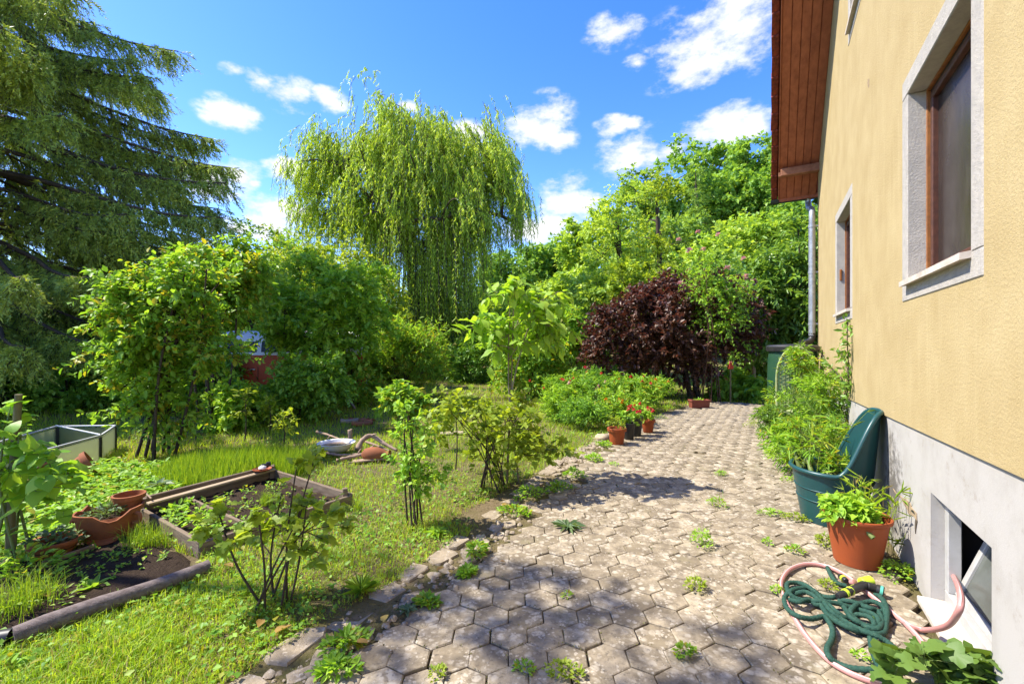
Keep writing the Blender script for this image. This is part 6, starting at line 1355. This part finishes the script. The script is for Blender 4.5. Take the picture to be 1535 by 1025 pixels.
# cold frame
cf = thing('cold_frame', 'open cold frame of translucent panels with aluminium rails', 'cold frame', (-6.0, 6.0, 0)); oc = Vector((-6.0, 6.0, 0)); zt = .335
Q = [Vector((-6.85, 6.72, 0)), Vector((-6.02, 6.78, 0)), Vector((-5.55, 6.03, 0)), Vector((-5.42, 5.18, 0)), Vector((-6.35, 5.35, 0))]
for k in range(5):
    a, b = Q[k]-oc, Q[(k+1) % 5]-oc; d = b-a; m = MB(); m.bbox((0, 0, 0), (d.length-.05, .014, zt-.03), .003); o = m.build('panel', MAT['poly'], cf); o.location = (a+b)/2+Vector((0, 0, zt/2-.01)); o.rotation_euler = (0, 0, math.atan2(d.y, d.x))
    m = MB(); m.bbox((0, 0, 0), (d.length, .028, .022), .004); o = m.build('rail', MAT['alu'], cf); o.location = (a+b)/2+Vector((0, 0, zt+.004)); o.rotation_euler = (0, 0, math.atan2(d.y, d.x))
    m = MB(); m.bbox((0, 0, zt/2-.02), (.075, .035, zt), .006); o = m.build('corner_bracket', MAT['black_metal'], cf); o.location = a*.99; o.rotation_euler = (0, 0, math.atan2(d.y, d.x)+.5)
a, b = Q[0]-oc, Q[2]-oc; m = MB(); m.tube([a+Vector((0, 0, zt+.015)), b+Vector((0, 0, zt+.015))], .012, 6); m.build('brace', MAT['alu'], cf)
# enamel basin, branches, jug, bark
bn = thing('enamel_basin', 'white enamel basin of brown water standing on dead branches', 'basin', (X(504, 6.45), 6.45, .03))
mb = MB(); mb.lathe([(.13, 0), (.16, .01), (.215, .07), (.235, .115), (.262, .122), (.262, .128), (.228, .122), (.205, .07), (.15, .022), (.01, .018)], 32); mb.build('basin_body', MAT['enamel'], bn, True, 50)
mb = MB(); mb.lathe([(.214, .088), (.01, .089)], 24, cap=False); mb.build('water', MAT['leaf_water'], bn, True)
def branch(lab, pts, r0, r1, twigs=()):
    q = [Vector(p) for p in pts]; b0 = q[0].copy(); sp = spline([p-b0 for p in q], 6); n = len(sp); g = np.random.default_rng(len(lab)); mb = MB(); mb.tube(sp, [(r0+(r1-r0)*i/(n-1))*(1+.14*g.normal()) for i in range(n)], 8)
    for t_, dv, L_ in twigs:
        s_ = sp[int(t_*(n-1))]; e_ = s_+Vector(dv)*L_; mb.tube([s_, (s_+e_)/2+Vector((0, 0, .01)), e_], [r1*.9, r1*.7, r1*.35], 6)
    o = mb.build('dead_branch', MAT['drift'], None, True, 180, b0); tag(o, lab, 'branch', 'dead branches round the basin')
branch('arched pale dead branch right of the white basin', (P(536, 674, 6.35), P(543, 660, 6.45), P(557, 653, 6.55), P(575, 664, 6.5), P(595, 675, 6.4)), .042, .02, ((.5, (.5, -.3, .2), .18),))
branch('thin dead stick behind the white basin', (P(475, 647, 7.4), P(493, 652, 7.2), P(513, 660, 6.9)), .02, .012, ((.6, (-.3, -.5, -.3), .15),))
branch('short upright branch stub behind the white basin', (P(525, 664, 6.9), P(525, 655, 6.9), P(524.5, 644, 6.9)), .035, .03, ((.9, (.5, 0, .5), .07), (.9, (-.6, 0, .3), .06)))
branch('long low stick in front of the white basin', (P(448, 673, 6.3), P(480, 677, 6.2), P(510, 682, 6.15), P(540, 680, 6.2)), .022, .014, ((.4, (.3, -.4, .2), .2),))
branch('crooked stick in front of the basin beside the clay jug', (P(505, 690, 5.9), P(525, 685, 6.0), P(545, 680, 6.05), P(560, 668, 6.3)), .026, .016, ((.5, (.2, .4, .5), .16),))
branch('dark stick behind the arched branch', (P(548, 662, 6.8), P(566, 668, 6.6), P(585, 676, 6.4)), .018, .010)
branch('forked stick lying at the foot of the apple tree', (P(487, 588, 11.2), P(505, 597, 10.9), P(520, 597, 10.6), P(532, 612, 9.8)), .035, .02, ((.65, (.0, .0, 1), .32),))
jg = thing('clay_jug', 'pale brown clay jug lying on a flat board beside the branches', 'jug', (X(560, 6.0), 6.0, .06), math.radians(14))
mb = MB(); mb.lathe([(.03, -.19), (.075, -.15), (.098, -.06), (.098, .02), (.07, .10), (.045, .135), (.043, .165), (.062, .185), (.056, .19), (.032, .165), (.03, .10)], 22); o = mb.build('jug_body', MAT['terra_clay'], jg, True, 60); o.rotation_euler = (math.radians(90), 0, math.radians(72)); o.location = (.03, 0, .03)
bd = MB(); bd.bbox((0, 0, 0), (.42, .16, .025), .006); o = bd.build('flat_board', MAT['drift'], None, loc=(X(553, 5.98), 5.98, .03)); o.rotation_euler = (0, -.08, .2); tag(o, 'flat grey board under the clay jug', 'board')
for i, (px, py, L_, rz, lab) in enumerate(((524, 634, .34, .3, 'grey piece of bark in the far lawn, left of the brown ones'), (538, 633, .42, -.2, 'upper curved brown piece of bark in the far lawn'), (543, 638, .40, .35, 'lower curved brown piece of bark in the far lawn'), (551, 634, .3, -.5, 'rightmost curved brown piece of bark in the far lawn'))):
    m = MB(); n = 9; vs = []
    for k in range(n):
        t_ = k/(n-1)-.5
        for j in range(5):
            a_ = math.pi*(j/4); vs.append((t_*L_, .075*math.cos(a_)*(1-.5*t_*t_), .055*math.sin(a_)+.10*t_*t_))
    m.add(vs, [(k*5+j, (k+1)*5+j, (k+1)*5+j+1, k*5+j+1) for k in range(n-1) for j in range(4)]); ps = np.array(vs); o = m.build('bark_piece', MAT['terra_clay' if i else 'drift'], None, True, 180, Vector(G(px, py))+Vector((0, 0, .01))); o.rotation_euler = (.1, 0, rz); tag(o, lab, 'bark', 'pieces of bark'); md = o.modifiers.new('thick', 'SOLIDIFY'); md.thickness = .014
# stone slab in the lawn right of the seedlings, clay garden gnome-like pot debris is left out
sl = MB(); sl.bbox((0, 0, 0), (.42, .16, .05), .015); o = sl.build('stone_slab', MAT['boulder'], None, loc=(X(678, 7.9), 7.9, .0)); o.rotation_euler = (0, 0, .2); tag(o, 'flat pale stone slab in the lawn before the sunlit strip', 'stone')

# red and white van behind the shrubs
def van():
    root = thing('parked_van', 'old red and white van parked behind the shrubs', 'van', (-6.2, 12.6, 0), math.radians(12))
    sec = [(-.84, .34), (-.87, .55), (-.86, .98), (-.82, 1.30), (-.74, 1.62), (-.60, 1.86), (-.3, 1.95), (.3, 1.95), (.60, 1.86), (.74, 1.62), (.82, 1.30), (.86, .98), (.87, .55), (.84, .34)]
    xs = [(-2.05, .93, .0), (-1.98, .98, .0), (-1.6, 1, 0), (1.3, 1, 0), (1.75, .985, .0), (2.0, .95, .0)]
    def body(name, lo, hi, m, cl=0.0):
        mb = MB(); idx = [i for i, (y, z) in enumerate(sec) if lo <= z <= hi]; pts = [sec[i] for i in idx]; n = len(pts); vs = []
        for x, s_, dz in xs:
            for y, z in pts:
                xx = x
                if z > 1.0: xx = x*(1-.14*((z-1.0)/.95)**1.3) if x < -1.2 else x*(1-.05*(z-1.0)/.95)
                vs.append((xx, y*s_, z if z < 1.8 else z*(1-.03*(abs(x) > 1.9))))
        fs = [(i*n+k, i*n+k+1, (i+1)*n+k+1, (i+1)*n+k) for i in range(len(xs)-1) for k in range(n-1)]; fs += [tuple(range(n-1, -1, -1)), tuple((len(xs)-1)*n+k for k in range(n))]
        mb.add(vs, fs); return mb.build(name, MAT[m], root, True, 40)
    body('lower_body', .3, 1.31, 'van_red'); body('upper_body', 1.29, 2.0, 'van_white')
    for x0, x1 in ((-1.45, -.65), (-.55, .35), (.45, 1.4)):
        for sy in (-1, 1):
            g = MB(); g.add([(x0, sy*.806, 1.38), (x1, sy*.806, 1.38), (x1, sy*.737, 1.66), (x0, sy*.737, 1.66)], [(0, 1, 2, 3)]); g.add([(x0, sy*.796, 1.38), (x1, sy*.796, 1.38), (x1, sy*.727, 1.66), (x0, sy*.727, 1.66)], [(3, 2, 1, 0)]); g.build('side_window', MAT['glass'], root)
    for x_ in (-1.3, 1.25):
        for sy in (-1, 1):
            w = MB(); w.lathe([(.16, -.09), (.31, -.09), (.33, -.05), (.33, .05), (.31, .09), (.16, .09)], 22); o = w.build('wheel', MAT['tyre'], root, True, 40); o.location = (x_, sy*.78, .33); o.rotation_euler = (math.radians(90), 0, 0)
            h = MB(); h.lathe([(.17, -.10), (.15, -.102), (.01, -.11)] if sy > 0 else [(.17, .10), (.15, .102), (.01, .11)], 18, cap=False); c_ = h.build('hub_cap', MAT['chrome'], o, True)
    ws = MB(); ws.bbox((0, 0, 0), (.03, 1.30, .50), .01); o = ws.build('windscreen', MAT['glass'], root); o.location = (-1.92, 0, 1.55); o.rotation_euler = (0, math.radians(22), 0)
    for sy in (-1, 1): h = MB(); h.lathe([(.02, 0), (.10, .012), (.115, .0), (.115, -.03)], 16, cap=False); o = h.build('headlight', MAT['lamp'], root, True); o.location = (-1.99, sy*.6, .78); o.rotation_euler = (0, math.radians(-90), 0)
    for x_ in (-2.06, 2.03): b_ = MB(); b_.bbox((x_, 0, .48), (.10, 1.68, .13), .03); b_.build('bumper', MAT['white_paint'], root)
    d = MB(); d.bbox((-.6, -.873, .72), (.012, .008, .55), .002); d.bbox((.4, -.873, .72), (.012, .008, .55), .002); d.build('door_seam', MAT['black_metal'], root)
    for x_ in (-.72, .28): d = MB(); d.bbox((x_, -.885, .93), (.14, .03, .025), .008); d.build('door_handle', MAT['chrome'], root)
van()
